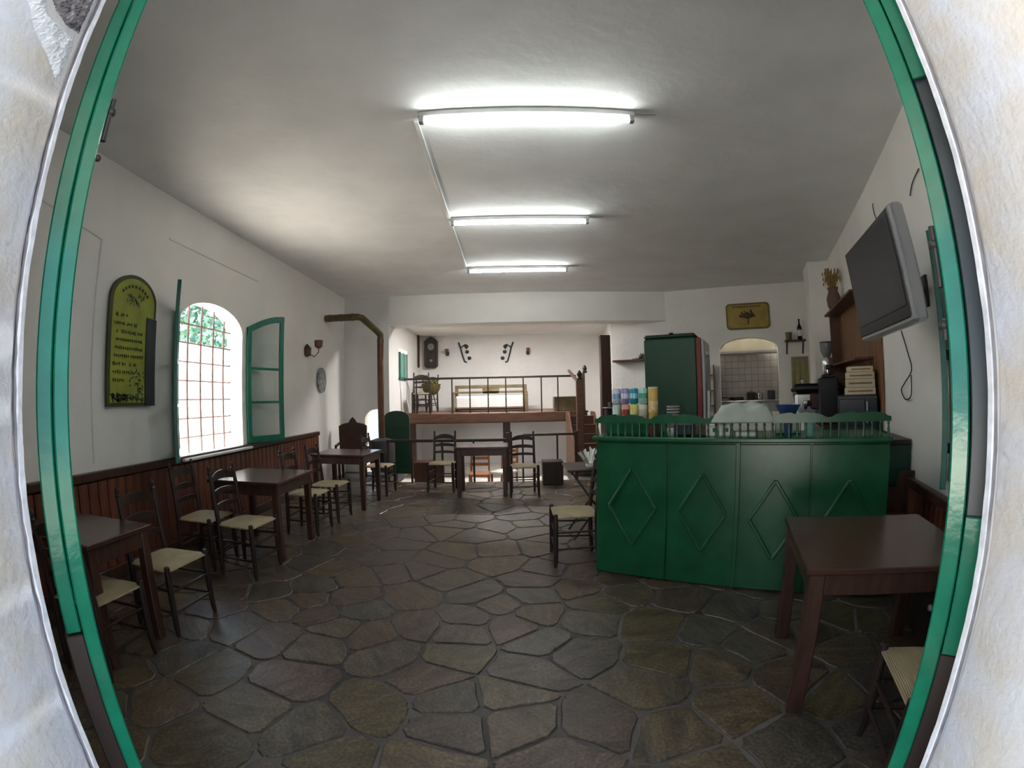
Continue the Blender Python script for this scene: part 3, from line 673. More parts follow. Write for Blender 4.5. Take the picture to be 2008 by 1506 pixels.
# ------------------------------------------------------------------ the green bar
BP = Vector((.684, 3.711, 0)); be = Vector((.833, -.553, 0)).normalized(); bo = Vector((.553, .833, 0)); brz = math.atan2(be.y, be.x); BH_ = 1.155
bar = thing('bar_counter', 'dark green panelled bar counter with diamond mouldings and a scalloped gallery', 'bar counter', tuple(BP), brz)
def bx(name, x0, x1, y0, y1, z0, z1, m, ch=.004, par=None): return MB().box(((x0 + x1) / 2, (y0 + y1) / 2, (z0 + z1) / 2), (x1 - x0, y1 - y0, z1 - z0), ch=ch).build(name, m, par or bar)
BL = 2.24; seams = [0, .60, 1.135, 1.67, BL]
bx('carcass', .01, BL - .01, .03, .56, .0, BH_ - .03, bargreen)
for i in range(4):
    a, b = seams[i] + .006, seams[i + 1] - .006
    pn = bx('front_panel', a, b, .004, .03, .012, BH_ - .05, bargreen, .003)
    cxm, czm, dw, dh = ((.313, .59, .195, .315), (.873, .585, .185, .30), (1.418, .555, .185, .295), (1.955, .56, .185, .30))[i]
    me = MB()
    pts = [(cxm - dw, czm), (cxm, czm + dh), (cxm + dw, czm), (cxm, czm - dh)]
    for q in range(4):
        p, r = pts[q], pts[(q + 1) % 4]; me.bar((p[0], -.006, p[1]), (r[0], -.006, r[1]), .026, .02, up=(0, 1, 0), ch=.007)
    me.build('diamond_moulding', bargreen2, pn)
bx('corner_batten', 1.12, 1.155, -.012, .006, .012, BH_ - .03, bargreen)
bx('worktop', -.02, BL + .01, -.03, .60, BH_ - .035, BH_, bargreen, .008)
# gallery: spindles, rail, scalloped board
sp0 = MB().lathe((0, 0, 0), [(.010, 0), (.012, .008), (.006, .02), (.010, .05), (.006, .078), (.010, .092), (.008, .105)], 8).mesh('spindle', bargreen, True)
for i in range(38):
    o = bpy.data.objects.new('spindle', sp0); COL.objects.link(o); o.parent = bar; o.location = (.02 + i * (BL - .04) / 37, .0, BH_)
us = [i * BL / 90 for i in range(91)]
scal = [(u, BH_ + .150 + .028 * abs(math.sin(u / BL * PI * 5)) - .012 * (math.cos(u / BL * PI * 20) > .6)) for u in us]
MB().prism([[(0, BH_ + .105), (BL, BH_ + .105)] + list(reversed(scal))], lambda u, v, k: Vector((u, k - .009, v)), .018).build('gallery_board', bargreen2, bar)
def BPt(s, d, z): p = BP + be * s + bo * d; return (p.x, p.y, z)
def small(name, label, cat, mb, m, loc, group=None, smooth=True, rz=0):
    o = mb.build(name, m, smooth=smooth, loc=loc, rz=rz); return tag(o, label, cat, group)
cans = [('white', (.62, .66, .72), (.20, .33, .55)), ('violet', (.30, .28, .50), (.62, .58, .70)), ('teal', (.02, .28, .42), (.35, .62, .72)), ('mint green', (.35, .65, .58), (.10, .35, .28)), ('amber yellow', (.62, .42, .12), (.72, .55, .22))]
low_ = [('pale green', (.42, .58, .52), (.6, .66, .64)), ('pink and red', (.66, .34, .28), (.38, .05, .03)), ('lemon yellow', (.62, .62, .14), (.70, .70, .34)), ('cream', (.62, .62, .50), (.5, .5, .4)), ('golden yellow', (.68, .56, .26), (.6, .4, .12))]
def can(color, c1, c2, s, z, row):
    t = thing('drink_can', f'{color} drink can in the {row} row on the bar end', 'can', BPt(s, .22, z), 0, 'coloured drink cans stacked on the bar')
    m1 = mat('can ' + color, c1, .35, .1, 12, metal=.2); m2 = mat('can band ' + color, c2, .35, .1, 12, metal=.2)
    MB().lathe((0, 0, 0), [(.030, 0), (.036, .006), (.036, .118), (.029, .126)], 16).build('can_body', m1, t, True)
    MB().lathe((0, 0, 0), [(.0365, .045), (.0366, .046), (.0366, .085), (.0365, .086)], 16).build('label_band', m2, t, True)
    MB().lathe((0, 0, .126), [(.028, 0), (.029, .002), (.025, .003)], 16).build('can_lid', chrome, t, True)
for i in range(4):
    s = .105 + i * .078
    can(*low_[i], s, BH_ + .121, 'lower'); can(*cans[i], s, BH_ + .121 + .131, 'upper')
ty = thing('tall_tin', 'tall amber yellow tube at the right end of the coloured cans on the bar', 'tin', BPt(.425, .22, BH_ + .121))
MB().lathe((0, 0, 0), [(.036, 0), (.040, .005), (.040, .245), (.038, .250)], 16).build('tin_body', mat('amber tin', (.62, .40, .11), .4, .15, 14), ty, True)
MB().lathe((0, 0, .25), [(.041, 0), (.041, .012), (.037, .016)], 16).build('lid', cream, ty, True)
MB().lathe((0, 0, 0), [(.0405, .06), (.0408, .061), (.0408, .15), (.0405, .151)], 16).build('label_band', mat('pale orange print', (.70, .52, .25), .4, .3, 30), ty, True)
tag(MB().box((0, 0, .06), (.46, .16, .119), ch=.005).build('display_crate', bargreen, loc=BPt(.27, .22, BH_), rz=brz), 'dark green crate on the bar under the coloured drink cans', 'crate')
def bottle(name, label, cat, m, loc, h=.30, r=.037, group=None, lab=None, capm=None):
    t = thing(name, label, cat, loc, 0, group)
    MB().lathe((0, 0, 0), [(r * .9, 0), (r, .008), (r, h * .58), (r * .45, h * .74), (r * .33, h * .78), (r * .33, h * .95), (r * .30, h * .955)], 14).build('bottle_body', m, t, True)
    MB().lathe((0, 0, h * .945), [(r * .38, 0), (r * .40, .004), (r * .38, h * .055)], 10).build('cap', capm or black, t, True)
    if lab: MB().lathe((0, 0, 0), [(r * 1.015, h * .18), (r * 1.02, h * .182), (r * 1.02, h * .46), (r * 1.015, h * .462)], 14).build('label_band', lab, t, True)
    return t
# cups and packs seen through the spindles
bluem = mat('blue plastic', (.04, .07, .22), .4, .1, 8); paleblue = mat('pale blue plastic', (.20, .38, .38), .3, .08, 8); redm = mat('wine red plastic', (.16, .02, .03), .4, .1, 8)
def cup(label, m, s, d, r=.035, h=.08, g=None):
    small('cup', label, 'cup', MB()._lathe((0, 0, 0), [(r * .7, 0), (r * .78, .004), (r, h), (r * .93, h), (r * .7, .012)], 14), m, BPt(s, d, BH_), g)
cup('pale blue beaker on the bar behind the spindles, right of the white packs', paleblue, 1.66, .10, .045, .098)
cup('wine red cup on the bar under the amber can', redm, .46, .088)
cup('white coffee cup on the bar left of the dark box', white, .60, .11, .032, .06)
cup('blue cup behind the spindles between the white packs and the pale blue beaker', bluem, 1.50, .12, .034, .09)
for i, (s, lab) in enumerate(((.925, 'white paper pack behind the spindles, left one of the pair'), (1.025, 'white paper pack with a dark mark behind the spindles, right one of the pair'))):
    t = thing('paper_pack', lab, 'pack', BPt(s, .10, BH_), brz, 'white paper packs on the bar')
    MB().box((0, 0, .047), (.085, .05, .094), ch=.006).build('pack_body', white, t)
    MB().box((.02, -.026, .05), (.02, .003, .03)).build('print_mark', black, t)
small('napkin_box', 'low white tray behind the spindles beside the paper packs', 'tray', MB().box((0, 0, .02), (.16, .10, .04), ch=.008), white, BPt(1.19, .10, BH_), rz=brz, smooth=False)
small('storage_box', 'blue black box behind the spindles near the coloured cans', 'box', MB().box((0, 0, .05), (.15, .10, .10), ch=.012), mat('blue black plastic', (.014, .018, .035), .4, .1, 6), BPt(.70, .13, BH_), rz=brz, smooth=False)
small('storage_box', 'brown box behind the spindles left of the white packs', 'box', MB().box((0, 0, .045), (.11, .09, .09), ch=.008), mat('brown card', (.07, .045, .03), .7, .1, 6), BPt(.84, .16, BH_), rz=brz, smooth=False)
gb = thing('glass_stack', 'grey stack of upturned glasses and saucers on the bar right of the amber can', 'dishes', BPt(.585, .25, BH_))
for i in range(5): MB().lathe((0, 0, .125 + i * .022), [(.045, 0), (.055, .008), (.05, .018)], 16).build('saucer', mat('grey glassware', (.24, .24, .24), .2, .1, 8), gb, True)
MB().lathe((0, 0, 0), [(.05, 0), (.05, .124)], 14).build('jar', mat('grey glassware', (.24, .24, .24)), gb, True)
# white cloth mound
cl_ = MB(); n = 16; vs = []; fs = []; rr = random.Random(9)
for i in range(n + 1):
    for j in range(n + 1):
        u, v = i / n * 2 - 1, j / n * 2 - 1; e = max(abs(u), abs(v))
        hgt = .15 * (1 - e ** 5) * (.86 + .14 * math.sin(u * 6) * math.cos(v * 5)) + rr.uniform(-.004, .004)
        vs.append((u * .23, v * .15, max(.002, hgt)))
for i in range(n):
    for j in range(n): a = i * (n + 1) + j; fs.append((a, a + 1, a + n + 2, a + n + 1))
vs += [(-.23, -.15, 0), (-.23, .15, 0), (.23, .15, 0), (.23, -.15, 0)]; k = (n + 1) ** 2; fs.append((k, k + 1, k + 2, k + 3))
small('cloth_bundle', 'pale grey green bundle of cloth heaped on the middle of the bar', 'cloth', cl_.add(vs, fs), mat('pale green white cloth', (.36, .41, .36), .9, .08, 12), BPt(1.17, .10, BH_ + .112), rz=brz)
small('bowl', 'dark blue bowl on the bar left of the coffee machine', 'bowl', MB()._lathe((0, 0, 0), [(.05, 0), (.06, .01), (.10, .09), (.094, .09), (.05, .02)], 18), bluem, BPt(1.50, .34, BH_ + .13))
small('storage_box', 'dark green box on the bar carrying the blue bowl', 'box', MB().box((0, 0, .065), (.20, .16, .129), ch=.006), bargreen, BPt(1.50, .34, BH_), rz=brz, smooth=False)

# ------------------------------------------------------------------ back counter, coffee machine, oven, papers
bc = thing('back_counter', 'dark green back counter along the right wall behind the bar', 'counter', RW(4.26, .005, -H), math.atan2(wd.y, wd.x))
MB().box((1.80, .29, .50), (3.60, .57, 1.0), ch=.006).build('carcass', fridgegreen, bc)
MB().box((1.80, .31, 1.02), (3.63, .61, .04), ch=.006).build('worktop', blackwood, bc)
CT = 1.04
def onc(x, y, z=0): return (x, y, CT + z)
mrz = math.atan2(wd.y, wd.x) + PI * .5
hut = thing('wall_hutch', 'brown wooden board hutch on the right wall behind the television', 'shelf', RW(5.12, 0.005, -.42), math.atan2(wd.y, wd.x))
hm = mat('warm brown wood', (0.20, 0.085, 0.035), .5, .3, 4, .001, 20, stretch=(5, 5, 1), rnd=.15)
for i in range(9):
    MB().box((.14 + i * .245, .02, .74), (.237, .03, 1.48 if i > 2 else 1.2), ch=.003).build('plank', hm, hut)
for z in (.72, 1.46): MB().box((1.25, .14, z), (1.9, .24, .03), ch=.004).build('shelf_board', midwood, hut)
MB().box((2.22, .10, .75), (.05, .16, 1.5), ch=.004).build('side_board', midwood, hut)
MB().prism([[(0, 0), (.2, 0), (0, -.22)]], lambda u, v, k: Vector((2.0 + k, .02 + u, .70 + v)), .03).build('bracket', midwood, hut)
# coffee machine: body, head, groups, drip tray
cm = thing('coffee_machine', 'chrome coffee machine with a dark red brown group on the back counter', 'coffee machine', onc(4.46, 5.86), R_(-33)); cm.scale = (1.35, 1.35, 1.35)
MB().box((0, 0, .16), (.50, .40, .28), ch=.03).build('machine_body', chrome, cm)
MB().box((0, -.02, .34), (.54, .44, .09), ch=.03).build('cup_warmer', black, cm)
MB().box((0, -.22, .04), (.48, .14, .06), ch=.01).build('drip_tray', chrome, cm)
MB().box((.06, -.215, .20), (.30, .04, .17), ch=.03).build('front_plate', mat('red brown enamel', (.07, .035, .03), .3, .1, 8), cm)
for x in (-.13, .13):
    MB().lathe((x, -.26, .15), [(.035, 0), (.04, .01), (.04, .05), (.03, .06)], 14).build('brew_group', chrome, cm, True)
    MB().rod([(x, -.28, .16), (x - .02, -.42, .14)], [.012, .016], 8).build('portafilter_handle', black, cm, True)
for x in (-.24, .24): MB().rod([(x, -.18, .28), (x * 1.15, -.28, .26), (x * 1.1, -.30, .10)], .007, 8).build('steam_wand', chrome, cm, True)
for x in (-.27, .27): MB().ball((x, -.10, .32), .025, 8).build('knob', black, cm, True)
for i, (x, y) in enumerate(((-.15, .02), (0, -.04), (.14, .05))):
    p = cm.matrix_world
    q = Vector((4.46, 5.86, CT)) + Matrix.Rotation(R_(-33), 3, 'Z') @ Vector((x, y, .387)) * 1.35
    small('cup', ('white cup on top of the coffee machine, left one', 'white cup on top of the coffee machine, middle one', 'white cup on top of the coffee machine, right one')[i], 'cup', MB()._lathe((0, 0, 0), [(.022, 0), (.03, .004), (.038, .055), (.034, .055), (.02, .01)], 12), white, tuple(q), 'white cups on the coffee machine')
gstand = small('small_cabinet', 'black cabinet between the coffee machine and the oven carrying the grinder', 'cabinet', MB().box((0, 0, .29), (.24, .30, .58), ch=.01), black, onc(4.05, 5.07), rz=R_(-33), smooth=False)
cg = thing('coffee_grinder', 'chrome coffee grinder with a clear hopper standing above the coffee machine', 'grinder', onc(4.05, 5.07, .58), R_(-33))
MB().box((0, 0, .02), (.17, .22, .04), ch=.01).build('base', black, cg)
MB().lathe((0, .02, .04), [(.07, 0), (.075, .02), (.075, .20), (.06, .22)], 16).build('grinder_body', chrome, cg, True)
MB().lathe((0, .02, .26), [(.04, 0), (.08, .08), (.085, .18), (.08, .185)], 16).build('hopper', mat('smoky clear plastic', (.20, .22, .22), .15, .1, 8), cg, True)
MB().lathe((0, .02, .445), [(.086, 0), (.086, .015)], 16).build('hopper_lid', black, cg, True)
MB().box((0, -.11, .13), (.07, .08, .06), ch=.01).build('doser', black, cg)
ov = thing('microwave_oven', 'dark grey microwave oven at the right end of the back counter', 'oven', onc(3.68, 4.09), R_(-40))
MB().box((0, 0, .185), (.44, .32, .37), ch=.012).build('oven_body', mat('anthracite metal', (.022, .022, .03), .35, .1, 6), ov)
MB().box((-.06, -.165, .19), (.28, .014, .28), ch=.006).build('door', screen, ov)
MB().box((.16, -.165, .19), (.09, .012, .28), ch=.004).build('control_panel', black, ov)
MB().bar((.10, -.18, .08), (.10, -.18, .30), .014).build('handle', silver, ov)
for i, (h, wd_) in enumerate(((.075, .34), (.085, .32), (.07, .31), (.06, .27))):
    z = CT + .371 + sum((.077, .087, .072)[:i])
    names = ('lowest', 'second from below', 'third from below', 'topmost')
    t = thing('cardboard_box', f'cream cardboard box on the microwave oven, {names[i]} of the stack', 'box', (3.71, 4.07, z), R_(-42 + i * 3), 'cream boxes stacked on the oven')
    MB().box((0, 0, h / 2), (wd_, .20, h), ch=.004).build('carton', cream, t)
    MB().box((0, -.101, h * .5), (wd_ * .8, .003, h * .22)).build('print_band', mat('faded brown print', (.25, .15, .09), .7, .2, 8), t)
# ------------------------------------------------------------------ fridge
fr = thing('drinks_fridge', 'tall dark green drinks fridge with a red trimmed glass front behind the bar', 'fridge', (1.97, 5.30, 0), R_(-30))
MB().box((0, 0, 1.07), (.60, .66, 2.06), ch=.012).build('fridge_body', fridgegreen, fr)
MB().box((0, 0, 2.125), (.60, .66, .05), ch=.02).build('top_cap', mat('black green metal', (.012, .03, .02), .4, .1, 6), fr)
MB().ball((.02, -.30, 2.155), .03, 8, (1, 1, .5)).build('top_knob', iron, fr, True)
MB().box((.330, 0, 1.07), (.06, .66, 2.04), ch=.008).build('door_frame', redtrim, fr)
MB().box((.375, 0, 1.07), (.03, .64, 2.0), ch=.004).build('door_edge', mat('pale grey trim', (.34, .35, .38), .35, .05, 6), fr)
MB().box((.393, .02, 1.15), (.006, .50, 1.6)).build('door_glass', mat('fridge glass', (.20, .27, .28), .12, .1, 6), fr)
MB().bar((.42, -.27, .8), (.42, -.27, 1.5), .03, ch=.006).build('handle', white, fr)
# rack beyond the fridge
rk = thing('bottle_rack', 'dim shelf rack with small goods between the fridge and the kitchen hatch', 'rack', HW(hs(3.86, 8.65), .02, -H), math.atan2(hd.y, hd.x))
for z in (.9, 1.2, 1.5, 1.8): MB().box((0, -.10, z), (.34, .20, .02)).build('shelf_board', midwood, rk)
for x in (-.17, .17): MB().box((x, -.10, 1.0), (.02, .20, 2.0)).build('side_board', midwood, rk)

# ------------------------------------------------------------------ kitchen behind the hatch
kb = HW(0, 0); KX = lambda s, off, z: HW(S0 + s, off, z)
def kpanel(name, s0, s1, o, z0, z1, m, kind='structure'):
    a, b = HW(S0 + s0, o), HW(S0 + s1, o)
    return panel(name, a[:2], b[:2], z0, z1, .08, m, kind=kind)
kw = kpanel('wall_kitchen', hu0 - .4, hu1 + .5, -1.3, 0, 2.9, darktile)
tl = MB().box((0, 0, 0), (.142, .012, .142), ch=.003).mesh('tile', tilem)
hrz = math.atan2(hd.y, hd.x)
for i in range(13):
    for j in range(8):
        o = bpy.data.objects.new('tile', tl); COL.objects.link(o); o.parent = kw
        o.location = HW(S0 + hu0 - .30 + i * .147, -1.29, -.33 + j * .147); o.rotation_euler.z = hrz
for s_, nm in ((hu0 - .4, 'wall_kitchen_left'), (hu1 + .5, 'wall_kitchen_right')):
    a, b = HW(S0 + s_, -.2), HW(S0 + s_, -1.3)
    panel(nm, a[:2], b[:2], 0, 2.9, .05, plaster2)
a, b, c, d = (HW(S0 + hu0 - .4, -.15), HW(S0 + hu1 + .5, -.15), HW(S0 + hu1 + .5, -1.35), HW(S0 + hu0 - .4, -1.35))
MB().prism([[p[:2] for p in (a, b, c, d)]], lambda u, v, k: Vector((u, v, 2.85 + k)), .05).build('ceiling_kitchen', plaster, kind='structure')
MB().prism([[p[:2] for p in (a, b, c, d)]], lambda u, v, k: Vector((u, v, -.02 - k)), .05).build('floor_kitchen', concrete, kind='structure')
mid = (hu0 + hu1) / 2
hd_ = thing('extractor_hood', 'cream metal extractor hood in the top of the kitchen hatch', 'hood', HW(S0 + mid, -.85, .76), hrz)
MB().prism([[(-.62, 0), (.62, 0), (.62, .05), (.30, .40), (-.30, .40), (-.62, .05)]], lambda u, v, k: Vector((u, k - .28, v)), .56).build('hood_body', mat('cream enamel', (.55, .52, .42), .4, .06, 6), hd_)
MB().box((0, -.285, .02), (1.26, .02, .05), ch=.004).build('hood_rim', grey, hd_)
kc = thing('kitchen_counter', 'steel kitchen worktop under the hatch', 'counter', HW(S0 + mid, -.90, -H), hrz)
MB().box((0, 0, .63), (1.5, .6, 1.24), ch=.01).build('carcass', grey, kc)
MB().box((0, -.0, 1.26), (1.54, .64, .03), ch=.006).build('worktop', chrome, kc)
KT = 1.2755
def kpos(s, off=-.75): p = HW(S0 + s, off); return (p[0], p[1], KT)
def pan(label, s, r, h, m, handle=True):
    t = thing('cooking_pot', label, 'pot', kpos(s), hrz, 'pots on the kitchen worktop')
    MB()._lathe((0, 0, 0), [(r * .9, 0), (r, .01), (r, h), (r * .93, h), (r * .85, .015)], 16).build('pot_body', m, t, True)
    if handle: MB().rod([(-r, 0, h * .8), (-r - .16, 0, h * .9)], .012, 6).build('handle', black, t)
    else: MB().lathe((0, 0, h), [(r, 0), (r * .5, .03), (.015, .035), (.02, .055)], 14).build('lid', chrome, t, True)
pan('black frying pan at the left of the kitchen hatch', hu0 + .30, .16, .07, black)
pan('dark lidded cooking pot in the middle of the kitchen hatch', hu0 + .62, .10, .16, iron, False)
pan('steel cooking pot near the right side of the kitchen hatch', hu0 + .80, .07, .14, chrome, False)
small('canister', 'dark canister at the right edge of the kitchen hatch', 'canister', MB().lathe((0, 0, 0), [(.08, 0), (.085, .01), (.085, .19), (.07, .20)], 14), mat('violet grey tin', (.05, .045, .06), .4, .1, 6), kpos(hu1 - .12))
# sign over the hatch: mustard board with a brown tree
ps = thing('wall_picture', 'mustard yellow picture of a brown tree with rounded corners above the kitchen hatch', 'picture', HW(hs((4.32 + 5.09) / 2, (8.51 + 8.095) / 2), .02, 1.44), hrz)
def rrect(w_, h_, r, n=5):
    o = []
    for cx_, cy_, a0 in ((w_ / 2 - r, -h_ / 2 + r, -90), (w_ / 2 - r, h_ / 2 - r, 0), (-w_ / 2 + r, h_ / 2 - r, 90), (-w_ / 2 + r, -h_ / 2 + r, 180)):
        for i in range(n + 1): a = R_(a0 + 90 * i / n); o.append((cx_ + r * math.cos(a), cy_ + r * math.sin(a)))
    return o
MB().prism([rrect(.88, .52, .08)], lambda u, v, k: Vector((u, .015 - k, v)), .025).build('board', picb, ps)
MB().prism([rrect(.81, .45, .06)], lambda u, v, k: Vector((u, -.010 - k, v)), .003).build('picture_field', picy, ps)
pt = MB(); yy = -.016
pt.bar((0, yy, -.17), (0, yy, .02), .03, .004, up=(0, 1, 0))
rr = random.Random(4)
for i in range(16):
    a = PI * i / 15; r = .07 + .05 * rr.random(); pt.bar((0, yy, -.06 + .06 * rr.random()), (math.cos(a) * (r + .05), yy, -.01 + math.sin(a) * r * .9), .012, .004, up=(0, 1, 0))
for i in range(34):
    a = rr.uniform(-.3, PI + .3); r = rr.uniform(.03, .14); pt.box((math.cos(a) * (r + .03), yy, .0 + math.sin(a) * r * .8), (.035, .004, .025))
pt.build('tree_print', picd, ps)
wb = MB(); x = -.30
while x < .26: l = rr.uniform(.03, .09); wb.box((x + l / 2, yy, .185), (l, .003, .022)); x += l + .015
wb.build('print_band', picd, ps)

# bracket shelf with bottle and pot, olive cloth
sh = thing('wall_shelf', 'small dark bracket shelf with a bottle right of the kitchen hatch', 'shelf', HW(hs(5.50, 7.88), 0, .90), hrz)
MB().box((0, -.11, 0), (.42, .20, .03), ch=.005).build('shelf_board', darkwood, sh)
for x in (-.17, .15): MB().bar((x, -.02, -.24), (x, -.19, -.02), .03, ch=.004).build('bracket', darkwood, sh)
p = HW(hs(5.50, 7.88) + .10, .11, .917)
bottle('wine_bottle', 'dark wine bottle with a pale label on the small bracket shelf', 'bottle', mat('dark bottle glass', (.02, .012, .010), .15, .1, 8), p, .40, .048, lab=white)
p = HW(hs(5.50, 7.88) - .12, .11, .917)
small('flower_pot', 'olive pot beside the wine bottle on the bracket shelf', 'pot', MB()._lathe((0, 0, 0), [(.05, 0), (.055, .01), (.07, .15), (.062, .15), (.045, .02)], 14), mat('olive glaze', (.14, .13, .04), .4, .15, 10), p)
hc = MB(); n = 14
vs = []; fs = []
for i in range(n + 1):
    for k_ in range(9):
        u = i / n; vs.append((-.17 + .34 * u, -.03 - .018 * math.sin(u * 19) * (.4 + k_ / 8), -.95 * k_ / 8))
for i in range(n):
    for k_ in range(8): a = i * 9 + k_; fs.append((a, a + 1, a + 10, a + 9))
hc.add(vs, fs)
o = hc.build('hanging_cloth', olivecloth, smooth=True, loc=HW(hs(5.58, 7.86), .0, .60), rz=hrz); tag(o, 'olive beige cloth hanging on the wall under the bracket shelf', 'cloth')
md = o.modifiers.new('thick', 'SOLIDIFY'); md.thickness = .008
# dried wheat on top of the hutch
wh = thing('dried_wheat', 'sheaf of dried wheat in a brown vase on top of the wooden hutch', 'dried plant', RW(7.02, .15, 1.08), 0)
MB()._lathe((0, 0, 0), [(.07, 0), (.10, .06), (.11, .16), (.07, .27), (.085, .32), (.075, .32), (.05, .26)], 14).build('vase', midwood, wh, True)
sw_ = MB(); rr = random.Random(8)
for i in range(70):
    a = rr.uniform(0, 2 * PI); r = rr.uniform(.04, .135); h = rr.uniform(.45, .62) - r * .5; e = (r * math.cos(a), r * math.sin(a), h)
    sw_.rod([(.02 * math.cos(a), .02 * math.sin(a), .2), (e[0] * .5, e[1] * .5, h * .75), e], [.003, .003, .003], 4)
    sw_.ball((e[0], e[1], e[2]), .02, 6, (.6, .6, 1.6))
sw_.build('wheat_stalks', strawm, wh, kind='stuff')

# ------------------------------------------------------------------ television on the right wall
k = 2.95
TL, TRp, BRp, BLp = [Vector(v) * q for v, q in (((.897, 1, .349), k), ((1.111, 1, .533), k * .664), ((1.167, 1, .179), k * .648), ((.926, 1, .114), k * .985))]
ctr = (TL + TRp + BRp + BLp) / 4; xd = ((TRp - TL) + (BRp - BLp)).normalized(); zd = ((TL - BLp) + (TRp - BRp)); zd = (zd - xd * zd.dot(xd)).normalized(); yd = zd.cross(xd)
tw = ((TRp - TL).length + (BRp - BLp).length) / 2; thh = ((TL - BLp).length + (TRp - BRp).length) / 2
print('TV size', tw, thh, ctr)
tv = thing('television', 'silver flat television tilted on an arm high on the right wall', 'television')
tv.matrix_world = Matrix(((xd.x, yd.x, zd.x, ctr.x), (xd.y, yd.y, zd.y, ctr.y), (xd.z, yd.z, zd.z, ctr.z + H), (0, 0, 0, 1)))
MB().box((0, .045, 0), (tw, .085, thh), ch=.02).build('casing', silver, tv)
MB().box((0, .12, -.02), (tw * .72, .09, thh * .72), ch=.04).build('back_cover', grey, tv)
MB().box((0, -.004, .012), (tw * .955, .014, thh * .93), ch=.004).build('bezel', black, tv)
MB().box((0, -.012, .03), (tw * .86, .006, thh * .78), ch=.002).build('screen', screen, tv)
MB().box((tw / 2 - .03, .0, 0), (.055, .022, thh * .97), ch=.008).build('side_trim', silver, tv)
MB().lathe((tw * .17, -.0, -thh * .44), [(.012, 0), (.013, .01)], 10).build('power_light', mat('amber light', (.3, .2, .05)), tv)
pw = Vector(RW(ctr.dot(wd) + .50, .0, 0)[:2] + (ctr.z + H,)); back = tv.matrix_world @ Vector((0, .16, 0))
ar = thing('tv_bracket', 'dark steel wall bracket carrying the television', 'bracket', tuple(pw), math.atan2(wd.y, wd.x))
inv = (Matrix.Translation(pw) @ Matrix.Rotation(math.atan2(wd.y, wd.x), 4, 'Z')).inverted()
bl = inv @ back; bl.y -= .0
MB().box((0, .012, 0), (.24, .024, .24), ch=.004).build('wall_plate', iron, ar)
MB().bar((0, .02, 0), tuple(bl), .05, ch=.005).build('arm', iron, ar)
def cable(label, pts, r=.006):
    P_ = [Vector(p) for p in pts]; out = []
    for i in range(len(P_) - 1):
        p0, p1, p2, p3 = P_[max(i - 1, 0)], P_[i], P_[i + 1], P_[min(i + 2, len(P_) - 1)]
        for q in range(6):
            t_ = q / 6; out.append(.5 * ((2 * p1) + (-p0 + p2) * t_ + (2 * p0 - 5 * p1 + 4 * p2 - p3) * t_ ** 2 + (-p0 + 3 * p1 - 3 * p2 + p3) * t_ ** 3))
    out.append(P_[-1]); return tag(MB().rod(out, r, 6).build('cable', black, smooth=True), label, 'cable')

cable('black television cable hanging in a loop on the right wall', [RW(t_, .022, z_) for t_, z_ in ((4.42, .47), (4.28, .275), (4.194, .121), (4.394, .018), (4.508, -.048), (4.391, -.127), (4.23, -.09), (4.214, .079))])
cable('grey cable on the wall above the television', [RW(4.81, .012, 1.80), RW(4.83, .012, 1.72), RW(4.78, .012, 1.60), RW(4.76, .03, 1.50)], .005)
cable('grey cable on the wall between the television and the right door leaf', [RW(3.42, .012, 1.53), RW(3.61, .012, 1.50), RW(3.72, .012, 1.44)], .005)

# narrow casement seen edge-on on the right wall
for o_, (x0, x1, z0, z1, mm) in (('stile', (.0, .05, 0, 1.63, wingreen)), ('stile', (.30, .35, 0, 1.63, wingreen)), ('rail', (.05, .30, 0, .08, wingreen)), ('rail', (.05, .30, 1.55, 1.63, wingreen)), ('glazing_bar', (.05, .30, .55, .59, wingreen)), ('glazing_bar', (.05, .30, 1.05, 1.09, wingreen))):
    MB().box(((x0 + x1) / 2, 0, (z0 + z1) / 2), (x1 - x0, .04, z1 - z0), ch=.004).build(o_, mm, ct)
for z0, z1 in ((.08, .55), (.59, 1.05), (1.09, 1.55)): MB().box((.175, 0, (z0 + z1) / 2), (.25, .004, z1 - z0)).build('pane', clearg, ct)
for z in (.22, .85, 1.45): MB().box((.0, .025, z), (.03, .03, .07), ch=.006).build('hinge', iron, ct)
cp_ = RW(3.44, .03, -.66); ct.location = cp_; ct.rotation_euler.z = math.atan2(-cp_[1], -cp_[0])

# ------------------------------------------------------------------ menu board, sconce and plate on the left wall
sg = thing('menu_board', 'yellow green arched menu board with a dark strip beside the large window', 'sign', (XL + .012, 2.97, -.045 + H), 0)
F = lambda u, v, k: Vector((k, u, v))
MB().prism([arch(0, .61, 0, .93, 1.17, 20)], F, .03).build('board', signd, sg)
MB().prism([arch(.032, .578, .03, .92, 1.135, 20)], lambda u, v, k: Vector((.026 + k, u, v)), .008).build('board_face', signy, sg)
MB().prism([[(.475, .0), (.61, .0), (.612, .80), (.478, .81)]], lambda u, v, k: Vector((.032 + k, u, v)), .012).build('strip', signb, sg)
wt = MB(); rr = random.Random(21); X_ = .036
for row, (z, u0, u1) in enumerate(((.79, .07, .22), (.715, .06, .34), (.645, .09, .42), (.575, .07, .43), (.505, .06, .42), (.435, .07, .43), (.365, .06, .36), (.295, .06, .26), (.225, .06, .19))):
    u = u0
    while u < u1:
        l = rr.uniform(.010, .022); h = rr.uniform(.018, .034)
        if rr.random() < .16: u += .02; continue
        wt.bar((X_, u, z + rr.uniform(-.004, .004)), (X_, u + l, z + h * rr.choice((-.5, .5, 0))), .004, .010, up=(1, 0, 0))
        wt.bar((X_, u + l * .5, z - h / 2), (X_, u + l * .5 + rr.uniform(-.005, .005), z + h / 2), .004, .010, up=(1, 0, 0)); u += l + .008
wt.build('lettering', signd, sg, kind='stuff')
ol_ = MB()
